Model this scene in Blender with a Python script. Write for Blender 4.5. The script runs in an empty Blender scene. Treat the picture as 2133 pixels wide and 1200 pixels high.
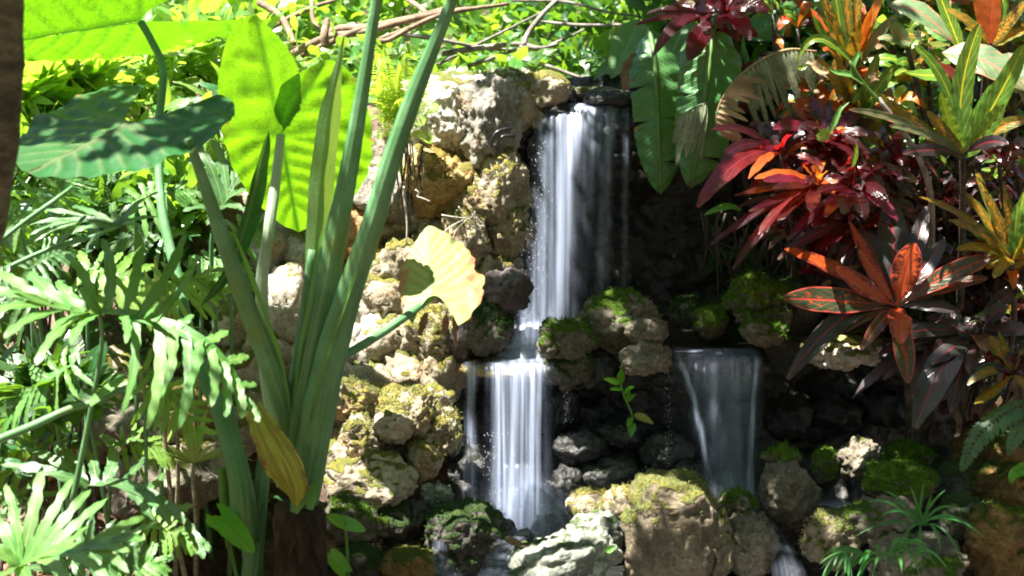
import bpy, bmesh, math, random
import numpy as np
from mathutils import Vector, Matrix

random.seed(7)
RNG = np.random.default_rng(7)
R = math.radians
scene = bpy.context.scene
COL = scene.collection

# ------------------------------------------------------------------ camera
PITCH = R(8.6)
CAM_Z = 1.6
cam_data = bpy.data.cameras.new("camera")
cam_data.lens = 50.0
cam_data.sensor_width = 36.0
cam_data.clip_start = 0.05
cam_data.clip_end = 600.0
cam_data.dof.use_dof = True
cam_data.dof.focus_distance = 6.6
cam_data.dof.aperture_fstop = 2.2
cam = bpy.data.objects.new("camera", cam_data)
COL.objects.link(cam)
cam.location = (0, 0, CAM_Z)
cam.rotation_euler = (math.pi / 2 - PITCH, 0, 0)
scene.camera = cam

# ------------------------------------------------------------------ sky and sun
SUN = np.array([-0.34, -0.16, 0.925]); SUN /= np.linalg.norm(SUN)      # direction towards the sun
elev = math.asin(SUN[2]); azim = math.atan2(SUN[0], SUN[1])
world = bpy.data.worlds.new("World")
scene.world = world
world.use_nodes = True
wn = world.node_tree
bg = wn.nodes["Background"]
sky = wn.nodes.new("ShaderNodeTexSky")
sky.sky_type = 'NISHITA'
sky.sun_disc = False
sky.sun_elevation = elev
sky.sun_rotation = azim
wn.links.new(sky.outputs[0], bg.inputs[0])
bg.inputs[1].default_value = 0.05
sun_data = bpy.data.lights.new("sun", 'SUN')
sun_data.energy = 5.0
sun_data.angle = R(0.55)
sun_data.color = (1.0, 0.95, 0.86)
sun_ob = bpy.data.objects.new("sun", sun_data)
COL.objects.link(sun_ob)
sun_ob.location = (0, 0, 20)
sun_ob.rotation_euler = Vector(SUN).to_track_quat('Z', 'Y').to_euler()

scene.view_settings.view_transform = 'Standard'
scene.view_settings.look = 'None'
scene.view_settings.exposure = 2.42
scene.view_settings.gamma = 1.0
scene.view_settings.use_curve_mapping = False
scene.cycles.filter_width = 1.9
scene.cycles.max_bounces = 8
scene.cycles.transparent_max_bounces = 24
scene.cycles.use_denoising = True
scene.cycles.sample_clamp_indirect = 6.0

# ------------------------------------------------------------------ pixel -> place
_f = np.array([0, math.cos(PITCH), -math.sin(PITCH)])
_u = np.array([0, math.sin(PITCH), math.cos(PITCH)])
_r = np.array([1.0, 0, 0])
K = 0.72 / 2133.0


def P(px, py, Y):
    """the point at distance Y in front of the camera that is seen at (px, py) of the photograph"""
    d = _r * ((px - 1066.5) * K) + _u * (-(py - 600) * K) + _f
    d = d * (Y / d[1])
    return np.array([d[0], d[1], d[2] + CAM_Z])


def M(px, Y):
    """pixels to metres at distance Y"""
    return px * K * Y


def PP(*pts):
    return np.array([P(*p) for p in pts])


def unit(v):
    v = np.asarray(v, float)
    n = np.linalg.norm(v, axis=-1, keepdims=True)
    return v / np.maximum(n, 1e-9)


# ------------------------------------------------------------------ noise
_perm = np.random.default_rng(3).permutation(256)
_perm = np.concatenate([_perm, _perm, _perm])
_grad = unit(np.random.default_rng(4).normal(size=(256, 3)))


def pnoise(p):
    p = np.asarray(p, float)
    i = np.floor(p).astype(int)
    f = p - i
    i &= 255
    u = f * f * f * (f * (f * 6 - 15) + 10)
    out = 0
    for dx in (0, 1):
        for dy in (0, 1):
            for dz in (0, 1):
                h = _perm[_perm[_perm[(i[:, 0] + dx) & 255] + ((i[:, 1] + dy) & 255)] + ((i[:, 2] + dz) & 255)]
                g = _grad[h]
                d = (g * (f - np.array([dx, dy, dz]))).sum(1)
                w = (u[:, 0] if dx else 1 - u[:, 0]) * (u[:, 1] if dy else 1 - u[:, 1]) * (u[:, 2] if dz else 1 - u[:, 2])
                out = out + d * w
    return out * 1.6


def fbm(p, o=4, g=0.5, mode=0):
    a, s, f = 1.0, 0, 1.0
    for k in range(o):
        n = pnoise(p * f + 17.3 * k)
        if mode == 1:
            n = 1 - 2 * np.abs(n)
        s = s + a * n
        a *= g
        f *= 2.03
    return s


# ------------------------------------------------------------------ objects
def tag(o, label=None, cat=None, group=None, kind=None):
    if label: o["label"] = label
    if cat: o["category"] = cat
    if group: o["group"] = group
    if kind: o["kind"] = kind
    return o


def thing(name, label, cat, loc, group=None):
    o = bpy.data.objects.new(name, None)
    o.empty_display_size = 0.1
    COL.objects.link(o)
    o.location = Vector(loc)
    return tag(o, label, cat, group)


def mesh_data(name, V, F, uv=None, attrs=None, smooth=True, mats=()):
    V = np.asarray(V, np.float32)
    me = bpy.data.meshes.new(name)
    if isinstance(F, np.ndarray) and F.ndim == 2:
        nf, k = F.shape
        me.vertices.add(len(V)); me.vertices.foreach_set("co", V.ravel())
        me.loops.add(nf * k); me.loops.foreach_set("vertex_index", F.ravel().astype(np.int32))
        me.polygons.add(nf)
        me.polygons.foreach_set("loop_start", np.arange(0, nf * k, k, dtype=np.int32))
        me.polygons.foreach_set("loop_total", np.full(nf, k, np.int32))
    else:
        me.from_pydata([tuple(v) for v in V.tolist()], [], [tuple(f) for f in F])
    me.update(calc_edges=True)
    if smooth:
        me.polygons.foreach_set("use_smooth", np.ones(len(me.polygons), bool))
    li = np.zeros(len(me.loops), np.int32)
    me.loops.foreach_get("vertex_index", li)
    if uv is not None:
        l = me.uv_layers.new(name="UVMap")
        l.data.foreach_set("uv", np.asarray(uv, np.float32)[li].ravel())
    for k, a in (attrs or {}).items():
        at = me.attributes.new(k, 'FLOAT', 'POINT')
        at.data.foreach_set("value", np.asarray(a, np.float32))
    for m in mats:
        me.materials.append(m)
    return me


def ob(name, V, F, mat, parent=None, uv=None, attrs=None, smooth=True, loc=None):
    """one mesh object from world-space vertices; its origin is its parent's origin or loc"""
    if parent is not None:
        o0 = np.array(parent.matrix_world.translation if parent.parent else parent.location)
        if parent.parent:
            o0 = np.array(parent.location) + np.array(parent.parent.location)
    elif loc is not None:
        o0 = np.asarray(loc, float)
    else:
        o0 = np.zeros(3)
    me = mesh_data(name, np.asarray(V) - o0, F, uv, attrs, smooth, [mat] if mat else [])
    o = bpy.data.objects.new(name, me)
    COL.objects.link(o)
    if parent is not None:
        o.parent = parent
    else:
        o.location = Vector(o0)
    return o


def copy_of(src, parent, mat4):
    c = src.copy()
    COL.objects.link(c)
    c.parent = parent
    c.matrix_local = mat4
    return c


def join(parts):
    """[(V, F quad array, uv)] -> one V, F, uv"""
    Vs, Fs, Us, n = [], [], [], 0
    for V, F, U in parts:
        Vs.append(V); Fs.append(F + n); Us.append(U); n += len(V)
    return np.concatenate(Vs), np.concatenate(Fs), np.concatenate(Us)


def grid_faces(n, m, closed=False):
    i = np.arange(n - 1)[:, None]
    j = np.arange(m if closed else m - 1)[None, :]
    j2 = (j + 1) % m
    return np.stack([i * m + j, i * m + j2, (i + 1) * m + j2, (i + 1) * m + j], -1).reshape(-1, 4)


def spline(pts, n):
    pts = np.asarray(pts, float)
    if len(pts) == 2:
        t = np.linspace(0, 1, n)[:, None]
        return pts[0] * (1 - t) + pts[1] * t
    p = np.vstack([2 * pts[0] - pts[1], pts, 2 * pts[-1] - pts[-2]])
    d = np.concatenate([[0], np.cumsum(np.linalg.norm(np.diff(pts, axis=0), axis=1))])
    s = np.linspace(0, d[-1], n)
    k = np.clip(np.searchsorted(d, s, 'right') - 1, 0, len(pts) - 2)
    t = ((s - d[k]) / np.maximum(d[k + 1] - d[k], 1e-9))[:, None]
    a, b, c, e = p[k], p[k + 1], p[k + 2], p[k + 3]
    return 0.5 * (2 * b + (c - a) * t + (2 * a - 5 * b + 4 * c - e) * t ** 2 + (3 * b - a - 3 * c + e) * t ** 3)


def tube(pts, rad, n=None, seg=8, bump=0.0, seed=0, flat=None, rib=0.0):
    """tapered closed tube along a smooth line; returns V, F(quads), uv"""
    n = n or max(6, 4 * len(pts))
    C = spline(pts, n)
    rr = np.asarray(rad, float)
    rr = np.interp(np.linspace(0, 1, n), np.linspace(0, 1, len(rr)), rr) if rr.ndim else np.full(n, rr)
    T = unit(np.gradient(C, axis=0))
    ref = np.array([0.13, -0.9, 0.2]) if abs(T[:, 1]).mean() < 0.8 else np.array([0.1, 0.1, 1.0])
    A = unit(np.cross(T, ref)); B = np.cross(T, A)
    th = np.linspace(0, 2 * math.pi, seg, endpoint=False)
    ca, sa = np.cos(th), np.sin(th)
    fl = 1.0 if flat is None else flat
    rad2 = rr[:, None] * np.ones(seg)
    if bump:
        q = np.stack([C[:, None, 0] + ca * .3 * rr[:, None], C[:, None, 1] + sa * .3 * rr[:, None], C[:, None, 2] + 0 * ca], -1).reshape(-1, 3)
        rad2 = rad2 * (1 + bump * fbm(q * 9 + seed, 3).reshape(n, seg))
    if rib:
        rad2 = rad2 * (1 + rib * np.cos(th * 9 + 1.3)[None, :] + rib * .8 * pnoise(np.stack([np.linspace(0, 9, n)] * 3, -1) + seed + C[0, 0])[:, None])
    V = C[:, None, :] + A[:, None, :] * (ca * rad2)[..., None] + B[:, None, :] * (sa * rad2 * fl)[..., None]
    uv = np.stack([np.repeat(np.linspace(0, 1, n), seg), np.tile(np.linspace(0, 1, seg), n)], -1)
    V = V.reshape(-1, 3)
    F = grid_faces(n, seg, True)
    # close both ends with a centre point (degenerate quads kept as quads by doubling the point)
    V = np.vstack([V, C[0], C[-1]])
    uv = np.vstack([uv, [0, .5], [1, .5]])
    k0, k1 = n * seg, n * seg + 1
    half = seg // 2
    caps = []
    for j in range(0, seg, 2):
        caps.append([k0, (j + 2) % seg, (j + 1) % seg, j])
        caps.append([k1, (n - 1) * seg + j, (n - 1) * seg + (j + 1) % seg, (n - 1) * seg + (j + 2) % seg])
    return V, np.vstack([F, np.array(caps)]), uv


# ------------------------------------------------------------------ leaves
def prof(kind, t):
    if kind == 'lance':
        return np.sin(math.pi * np.clip(t, 0, 1) ** 0.85) ** 0.85
    if kind == 'ovate':
        return np.sin(math.pi * np.clip(t, 0, 1) ** 0.7) ** 0.8
    if kind == 'strap':
        return np.clip(0.45 + t * 3, 0, 1) * np.sqrt(np.clip(1 - t ** 3.2, 0, 1))
    if kind == 'spoon':
        return np.where(t < .12, .16, .16 + .84 * np.sin(np.clip((t - .12) / .88, 0, 1) ** 1.15 * math.pi) ** .75)
    if kind == 'lobe':
        return np.clip(0.75 + t * 1.0, 0, 1) * np.clip(1 - t ** 4, 0, 1) ** 0.5
    if kind == 'banana':
        return np.clip(t * 5, 0, 1) ** .6 * np.clip(1 - t ** 4.5, 0, 1) ** 0.75
    if kind == 'furl':
        return np.interp(t, [0, .25, .5, .75, .9, 1], [.5, .75, 1, .85, .3, .05])
    return np.ones_like(t)


def strap(base, tip, w, arch=(0, 0, 0.0), nrm=(0, -.8, .6), fold=0.25, n=12, m=4, kind='lance', ruf=0.0, rf=5.0,
          twist=0.0, teeth=0.0, curl=0.0, pts=None):
    """one blade from base to tip, w = half width; returns V, F, uv (u along, v across -1..1 mapped to 0..1)"""
    t = np.linspace(0, 1, n)
    if pts is not None:
        C = spline(pts, n)
    else:
        b, e = np.asarray(base, float), np.asarray(tip, float)
        c = (b + e) / 2 + np.asarray(arch, float)
        C = b * ((1 - t) ** 2)[:, None] + c * (2 * t * (1 - t))[:, None] + e * (t ** 2)[:, None]
    T = unit(np.gradient(C, axis=0))
    nr = np.asarray(nrm, float)
    B = unit(np.cross(T, nr))
    N = np.cross(B, T)
    if twist:
        a = (twist * t)[:, None]
        B, N = B * np.cos(a) + N * np.sin(a), N * np.cos(a) - B * np.sin(a)
    W = prof(kind, t) * w
    if teeth:
        W = W * (1 + teeth * np.sin(t * 31 + base[0] * 40) + teeth * .6 * np.sin(t * 17 + base[2] * 30))
    v = np.linspace(-1, 1, m + 1)
    ph = (base[0] + tip[2]) * 23.0
    av = np.abs(v)
    off = fold * av[None, :] * W[:, None] - curl * (av ** 2)[None, :] * W[:, None]
    if ruf:
        off = off + ruf * w * (av ** 1.5)[None, :] * np.sin(t[:, None] * rf * 2 * math.pi + ph + v[None, :] * 1.7)
    V = C[:, None, :] + B[:, None, :] * (v[None, :] * W[:, None])[..., None] + N[:, None, :] * off[..., None]
    uv = np.stack([np.repeat(t, m + 1), np.tile((v + 1) / 2, n)], -1)
    return V.reshape(-1, 3), grid_faces(n, m + 1), uv


def cordate(J, T, Lp, Rp, lobes=((.55, .45, 0), (.55, .45, 0)), n=44, m=20, ruf=.03, droop=0.0, quilt=.010, nlat=6, seed=1, rag=0.0, bend=0.0, ex=.72, gain=.72, vw=1.0, rfq=5.0):
    """heart-shaped blade. J junction, T tip, Lp/Rp points of the margin beside the junction (u = 0.1).
    returns V, F, uv, vein (0..1 vein mask) ; uv = (u, |v|)"""
    J, T, Lp, Rp = (np.asarray(x, float) for x in (J, T, Lp, Rp))
    ax = T - J
    c0 = J + .1 * ax
    Lg = np.linalg.norm(ax)
    Vs, Fs, Us, As, cnt = [], [], [], [], 0
    nrm = unit(np.cross(Rp - c0, ax))
    for side, S in ((-1, Lp - c0), (1, Rp - c0)):
        a, vc, bul = lobes[0] if side < 0 else lobes[1]
        asp = np.linalg.norm(S) / Lg
        k = int(n * (a / (1 + a)))
        us = np.concatenate([-a * np.cos(np.linspace(0, math.pi / 2, k, endpoint=False)), np.linspace(0, 1, n - k) ** 0.9])
        s = np.clip(-us / a, 0, 1)
        tip = np.clip(us, 0, 1)
        wo = np.where(us < 0, vc + (1 - vc) * np.sqrt(np.clip(1 - s ** 2, 0, 1)), np.clip(1 - tip, 0, 1) ** ex * (1 + gain * tip))
        wi = np.where(us < 0, vc * s ** .6 - bul * np.sin(math.pi * s), 0)
        if rag:
            q = np.stack([us * rfq + seed, us * 0 + side, us * 0 + seed], -1)
            wo = wo * (1 - rag * np.abs(fbm(q, 3)))
        c = np.linspace(0, 1, m)
        vv = wi[:, None] + (wo - wi)[:, None] * c[None, :]
        uu = us[:, None] + 0 * vv
        # veins : distance to polylines in (u, v*asp)
        segs = [((0, 0), (1, 0), 1.0), ((0, 0), (-a * .92, vc * 1.0 * .95), .85)]
        for i in range(nlat):
            u0 = .03 + .8 * i / nlat
            ww = (1 - u0 - .15) ** .72 if u0 < .8 else .2
            segs.append(((u0, 0), (u0 + .10, ww * .55), .6)); segs.append(((u0 + .10, ww * .55), (u0 + .26, ww * 1.05), .5))
        segs.append(((0, 0), (-.02, .6), .7)); segs.append(((-.02, .6), (.04, 1.0), .5))
        for i in range(1, 3):
            f = i / 3.0
            segs.append(((-a * f * .9, vc * f * .9), (-a * f * .95 - .02, vc * f + .55 * (1 - f * .5)), .5))
        dmin = np.zeros_like(uu); near = np.full_like(uu, 9.0)
        for (p0, p1, st) in segs:
            p0 = np.array([p0[0], p0[1] * asp]); p1 = np.array([p1[0], p1[1] * asp])
            d = p1 - p0
            tt = np.clip(((uu - p0[0]) * d[0] + (vv * asp - p0[1]) * d[1]) / (d @ d), 0, 1)
            ds = np.hypot(uu - p0[0] - tt * d[0], vv * asp - p0[1] - tt * d[1])
            wd = vw * (.027 * st * (1 - .5 * tt) + .004)
            dmin = np.maximum(dmin, st * np.exp(-(ds / wd) ** 2))
            near = np.minimum(near, ds)
        q = np.stack([uu.ravel() * 4 + seed, vv.ravel() * 3 + side * 5, uu.ravel() * 0 + seed], -1)
        wob = fbm(q, 3).reshape(uu.shape)
        off = Lg * (quilt * np.clip(near / .05, 0, 1.6) + ruf * wob * (.25 + vv ** 2) - droop * vv ** 2 - bend * np.clip(uu, 0, 1) ** 2 + ruf * .5 * np.sin(uu * 13 + seed) * np.clip(vv, 0, 2) ** 3)
        V = J + uu[..., None] * ax + vv[..., None] * S + off[..., None] * nrm
        F = grid_faces(len(us), m)
        if side < 0:
            F = F[:, ::-1]
        Vs.append(V.reshape(-1, 3)); Fs.append(F + cnt); cnt += uu.size
        Us.append(np.stack([uu.ravel(), vv.ravel()], -1)); As.append(dmin.ravel())
    return np.concatenate(Vs), np.concatenate(Fs), np.concatenate(Us), np.concatenate(As)


# ------------------------------------------------------------------ materials
class NT:
    def __init__(self, name):
        self.m = bpy.data.materials.new(name)
        self.m.use_nodes = True
        self.t = self.m.node_tree
        self.t.nodes.clear()
        self.out = self.t.nodes.new("ShaderNodeOutputMaterial")

    def n(self, typ, ins=None, out=0, **props):
        nd = self.t.nodes.new("ShaderNode" + typ)
        for k, v in props.items():
            setattr(nd, k, v)
        for k, v in (ins or {}).items():
            s = nd.inputs[k]
            if isinstance(v, bpy.types.NodeSocket):
                self.t.links.new(v, s)
            elif isinstance(v, (tuple, list)) and s.type == 'RGBA' and len(v) == 3:
                s.default_value = (*v, 1)
            else:
                s.default_value = v
        return nd.outputs[out]

    def mix(self, f, a, b):
        return self.n("Mix", {0: f, 6: a, 7: b}, 2, data_type='RGBA')

    def math(self, op, a, b=0.0, c=None, clamp=False):
        ins = {0: a, 1: b}
        if c is not None: ins[2] = c
        return self.n("Math", ins, operation=op, use_clamp=clamp)

    def ramp(self, v, lo, hi, a=0.0, b=1.0):
        return self.n("MapRange", {0: v, 1: lo, 2: hi, 3: a, 4: b}, interpolation_type='SMOOTHSTEP')

    def noise(self, vec, scale, detail=4.0, rough=.55, dist=0.0, out=0):
        return self.n("TexNoise", {"Vector": vec, "Scale": scale, "Detail": detail, "Roughness": rough, "Distortion": dist}, out)

    def done(self, shader):
        self.t.links.new(shader, self.out.inputs[0])
        return self.m


MOSS = {}


def rock_mat(name, c1, c2, moss=None, moss_amt=0.0, wet=0.0, lichen=0.0, bump=.6):
    k = NT(name)
    MOSS[name] = moss_amt if moss is not None else 0
    co = k.n("TexCoord", out=3)
    rnd = k.n("ObjectInfo", out=5)
    vec = k.n("VectorMath", {0: co, 1: k.n("CombineXYZ", {0: k.math('MULTIPLY', rnd, 37.0), 1: k.math('MULTIPLY', rnd, 11.0), 2: rnd})}, operation='ADD')
    big = k.noise(vec, 5.5, 5, .6, .4)
    fine = k.noise(vec, 46, 5, .7)
    pit = k.n("TexVoronoi", {"Vector": vec, "Scale": 38.0, "Randomness": 1.0}, 0)
    pit2 = k.n("TexVoronoi", {"Vector": vec, "Scale": 15.0}, 0)
    col = k.mix(k.ramp(big, .38, .66), c1, c2)
    if max(c2) > .3:      # golden iron stains
        col = k.mix(k.ramp(k.noise(vec, 4.2, 4, .6), .50, .66, 0, .6), col, (.34, .205, .085))
    col = k.mix(k.ramp(fine, .35, .75, 0, .75), col, tuple(x * .42 for x in c1))
    col = k.mix(k.ramp(k.noise(vec, 90, 3), .58, .72, 0, .5), col, tuple(min(.75, x * 1.9) for x in c2))
    if lichen:
        col = k.mix(k.math('MULTIPLY', k.ramp(k.noise(vec, 17, 5, .7), .5, .62), lichen), col, (.62, .66, .58))
    rough = .92 - .5 * wet
    rv = k.ramp(fine, .3, .7, max(.08, rough - .25 * wet), min(1.0, rough + .1))
    h = k.math('ADD', k.math('MULTIPLY', fine, .9), k.math('MULTIPLY', k.ramp(pit, 0, .55), .55))
    h = k.math('ADD', h, k.math('MULTIPLY', k.ramp(pit2, 0, .6), .9))
    if moss is not None and moss_amt > 0:
        ma = k.n("Attribute", out=2, attribute_name="moss")
        mn = k.noise(vec, 24, 5, .7)
        mask = k.ramp(k.math('ADD', ma, k.math('MULTIPLY', k.math('SUBTRACT', mn, .5), .9)), .36, .60)
        mfine = k.noise(vec, 150, 4, .7)
        mcol = k.mix(k.ramp(k.noise(vec, 14, 3), .3, .7), moss, tuple(np.array(moss) * np.array([1.9, 1.45, .9])))
        mcol = k.mix(k.ramp(mfine, .35, .7), mcol, tuple(np.array(moss) * .45))
        col = k.mix(mask, col, mcol)
        rv = k.mix(mask, rv, (.95, .95, .95))
        h = k.math('ADD', k.math('MULTIPLY', h, .9), k.math('MULTIPLY', mask, k.math('MULTIPLY', mfine, 2.6)))
    bp = k.n("Bump", {"Height": h, "Strength": bump, "Distance": .012})
    pr = k.n("BsdfPrincipled", {"Base Color": col, "Roughness": rv, "Normal": bp, "Specular IOR Level": .35 + .35 * wet})
    return k.done(pr)


def leaf_mat(name, col, trans, tf=.45, rough=.42, vein=None, var=.25, vattr=False, spec=.5, dead=0.0, deadcol=(.22, .09, .03), blot=None, stripes=None, crumple=.25, edge=None, nlat=9.0, latw=1.0, tip=.65):
    """leaf: glossy front + light passing through. uv: u along the blade, v across"""
    k = NT(name)
    uvn = k.n("UVMap")
    sep = k.t.nodes.new("ShaderNodeSeparateXYZ"); k.t.links.new(uvn, sep.inputs[0])
    u, v = sep.outputs[0], sep.outputs[1]
    ri = k.n("NewGeometry", out=8)
    ro = k.n("ObjectInfo", out=5)
    rr = k.math('FRACT', k.math('ADD', ri, ro))
    co = k.n("TexCoord", out=3)
    nz = k.noise(co, 14, 4, .6)
    c = k.mix(k.ramp(nz, .3, .7), tuple(np.array(col) * (1 - var)), tuple(np.minimum(np.array(col) * (1 + var), .9)))
    hue = k.n("HueSaturation", {"Hue": k.ramp(rr, 0, 1, .5 - .018 * var / .25, .5 + .02 * var / .25), "Saturation": 1.0, "Value": k.ramp(k.math('FRACT', k.math('MULTIPLY', rr, 7.13)), 0, 1, 1 - var, 1 + var), "Color": c})
    c = hue
    t = k.mix(k.ramp(rr, 0, 1), tuple(np.array(trans) * .85), trans)
    av = k.math('ABSOLUTE', v) if vattr else k.math('ABSOLUTE', k.math('SUBTRACT', k.math('MULTIPLY', v, 2.0), 1.0))
    if vattr:
        vm = k.n("Attribute", out=2, attribute_name="vein")
    else:
        vm = k.ramp(av, .03, .11, 1, 0)
        lat = k.math('PINGPONG', k.math('SUBTRACT', k.math('MULTIPLY', u, nlat), k.math('MULTIPLY', av, 2.2)), .5)
        vm = k.math('MAXIMUM', vm, k.ramp(lat, .02, .09 + .1 * (latw - 1), .45 * latw, 0))
    if stripes is not None:
        sm = k.ramp(k.noise(k.n("CombineXYZ", {0: k.math('MULTIPLY', u, .6), 1: k.math('MULTIPLY', v, 7.0), 2: ro}), 2.2, 2), .46, .54)
        c = k.mix(sm, c, stripes); t = k.mix(sm, t, stripes)
    if blot is not None:
        bc, amt, rad = blot
        bn = k.noise(k.n("CombineXYZ", {0: k.math('MULTIPLY', u, 14.0), 1: k.math('MULTIPLY', v, 3.2), 2: k.math('MULTIPLY', ro, 30.0)}), 1.6, 4, .6, .6)
        bn = k.math('ADD', bn, k.math('MULTIPLY', k.math('SUBTRACT', 1.0, av), rad))
        bm = k.ramp(bn, 1.06 - amt, 1.14 - amt)
        c = k.mix(bm, c, bc)
        t = k.mix(bm, t, tuple(np.minimum(np.array(bc) * 1.4, .95)))
    if vattr:      # the fine net of veins and small blemishes
        net = k.n("TexVoronoi", {"Vector": k.n("CombineXYZ", {0: k.math('MULTIPLY', u, 30.0), 1: k.math('MULTIPLY', v, 17.0), 2: 0.0}), "Scale": 1.0}, 0, feature='DISTANCE_TO_EDGE')
        nm = k.ramp(net, .0, .10, .5, 0)
        t = k.mix(nm, t, tuple(np.array(trans) * .35)); c = k.mix(k.math('MULTIPLY', nm, .5), c, tuple(np.array(col) * .6))
        t = k.mix(k.ramp(k.noise(co, 9, 5, .65), .46, .70, 0, .55), t, tuple(np.array(trans) * np.array([.45, .6, .5])))
        sp = k.ramp(k.noise(co, 40, 4, .7), .70, .76, 0, .8)
        c = k.mix(sp, c, (.16, .10, .03)); t = k.mix(sp, t, (.12, .08, .01))
    else:          # browned, dried tips
        tm = k.ramp(k.math('ADD', u, k.math('MULTIPLY', k.math('SUBTRACT', k.noise(co, 16, 3), .5), .35)), .95, 1.03, 0, tip)
        c = k.mix(tm, c, (.13, .075, .035)); t = k.mix(tm, t, (.14, .06, .015))
        pt = k.ramp(k.noise(co, 34, 4, .7), .69, .75, 0, tip)
        c = k.mix(pt, c, tuple(np.array(col) * .35 + np.array([.05, .03, .008])))
    if vein is not None:
        c = k.mix(k.math('MULTIPLY', vm, .85), c, vein)
        t = k.mix(k.math('MULTIPLY', vm, .8), t, tuple(np.array(vein) * (.9 if vattr else .55)))
    if edge is not None:
        em = k.ramp(k.math('ADD', av, k.math('MULTIPLY', k.noise(co, 20, 3), .25)), .98, 1.08)
        c = k.mix(em, c, edge); t = k.mix(em, t, edge)
    if dead:
        edge = k.ramp(k.math('ADD', k.math('MULTIPLY', av, .5), k.noise(co, 11, 4, .65)), 1.08 - dead, 1.2 - dead)
        c = k.mix(edge, c, deadcol); t = k.mix(edge, t, tuple(np.array(deadcol) * .7))
    h = k.math('ADD', k.math('MULTIPLY', nz, .5), k.math('MULTIPLY', vm, -.5))
    h = k.math('ADD', h, k.math('MULTIPLY', k.noise(co, 70, 3), .35))
    bp = k.n("Bump", {"Height": h, "Strength": crumple, "Distance": .01})
    pr = k.n("BsdfPrincipled", {"Base Color": c, "Roughness": rough, "Specular IOR Level": spec, "Normal": bp})
    tr = k.n("BsdfTranslucent", {"Color": t, "Normal": bp})
    return k.done(k.n("MixShader", {0: tf, 1: pr, 2: tr}))


def simple_mat(name, c1, c2, scale=8.0, rough=.8, stretch=(1, 1, 1), bump=.4, fine=60.0, spec=.35, bdist=.01):
    k = NT(name)
    co = k.n("TexCoord", out=3)
    mp = k.n("Mapping", {0: co, 3: stretch})
    a = k.noise(mp, scale, 5, .6, .3)
    b = k.noise(mp, fine, 4, .65)
    c = k.mix(k.ramp(a, .36, .66), c1, c2)
    c = k.mix(k.ramp(b, .4, .72, 0, .55), c, tuple(np.array(c1) * .4))
    bp = k.n("Bump", {"Height": k.math('ADD', a, k.math('MULTIPLY', b, .6)), "Strength": bump, "Distance": bdist})
    return k.done(k.n("BsdfPrincipled", {"Base Color": c, "Roughness": rough, "Normal": bp, "Specular IOR Level": spec}))


def stalk_mat(name, c1, c2):
    """ribbed leaf stalk with long streaks, pale bloom and a few brown scars"""
    k = NT(name)
    uvn = k.n("UVMap")
    sp = k.t.nodes.new("ShaderNodeSeparateXYZ"); k.t.links.new(uvn, sp.inputs[0])
    co = k.n("TexCoord", out=3)
    st = k.noise(k.n("CombineXYZ", {0: k.math('MULTIPLY', sp.outputs[0], 5.0), 1: k.math('MULTIPLY', sp.outputs[1], 26.0), 2: 0.0}), 1.0, 4, .65)
    bl = k.noise(co, 7, 4, .6)
    c = k.mix(k.ramp(st, .3, .7), c1, c2)
    c = k.mix(k.ramp(bl, .42, .72, 0, .45), c, tuple(np.array(c2) * 1.35 + np.array([.03, .03, .05])))
    sc = k.ramp(k.noise(co, 30, 5, .7), .66, .74, 0, .75)
    c = k.mix(sc, c, (.13, .085, .03))
    c = k.mix(k.ramp(k.noise(co, 3.2, 3), .52, .72, 0, .5), c, (.15, .19, .03))
    bp = k.n("Bump", {"Height": k.math('ADD', st, k.math('MULTIPLY', k.noise(co, 60, 3), .5)), "Strength": .35, "Distance": .006})
    return k.done(k.n("BsdfPrincipled", {"Base Color": c, "Roughness": k.ramp(bl, .3, .7, .36, .6), "Normal": bp, "Specular IOR Level": .4}))


MAT = {}
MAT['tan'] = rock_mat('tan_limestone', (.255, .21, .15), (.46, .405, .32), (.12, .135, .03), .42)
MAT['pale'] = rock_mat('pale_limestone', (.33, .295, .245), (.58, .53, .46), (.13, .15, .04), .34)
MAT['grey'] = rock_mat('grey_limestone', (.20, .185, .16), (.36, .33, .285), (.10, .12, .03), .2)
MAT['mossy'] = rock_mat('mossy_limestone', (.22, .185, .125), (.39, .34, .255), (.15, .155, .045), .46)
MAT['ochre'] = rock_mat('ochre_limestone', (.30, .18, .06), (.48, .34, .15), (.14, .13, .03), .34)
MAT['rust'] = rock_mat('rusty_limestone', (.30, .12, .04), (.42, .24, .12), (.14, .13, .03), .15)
MAT['dark'] = rock_mat('shade_darkened_wet_rock', (.009, .0085, .0075), (.026, .024, .021), (.010, .018, .005), .2, wet=.7)  # wet rock darkened further, with the recess shade put into its colour
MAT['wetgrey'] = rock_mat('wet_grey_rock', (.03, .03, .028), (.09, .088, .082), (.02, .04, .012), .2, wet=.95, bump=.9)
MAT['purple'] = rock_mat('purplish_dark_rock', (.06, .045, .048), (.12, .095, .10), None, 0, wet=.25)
MAT['shademoss'] = rock_mat('green_mossed_rock', (.085, .076, .056), (.18, .16, .12), (.050, .105, .005), .46)  # darker copy of the mossy rock, shade put into the stone colour
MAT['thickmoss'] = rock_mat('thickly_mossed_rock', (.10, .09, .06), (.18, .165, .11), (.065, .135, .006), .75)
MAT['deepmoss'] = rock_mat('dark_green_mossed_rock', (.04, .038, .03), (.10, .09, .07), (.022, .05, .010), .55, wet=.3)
MAT['shadestone'] = rock_mat('shade_toned_brown_rock', (.11, .095, .07), (.23, .2, .15), (.06, .09, .010), .18)  # tan stone copy with shade put into its darker colour
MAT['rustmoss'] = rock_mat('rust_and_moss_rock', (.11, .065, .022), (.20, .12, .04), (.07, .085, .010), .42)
MAT['lichen'] = rock_mat('lichen_white_rock', (.13, .14, .115), (.235, .245, .205), (.07, .115, .05), .22, lichen=.42)
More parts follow.
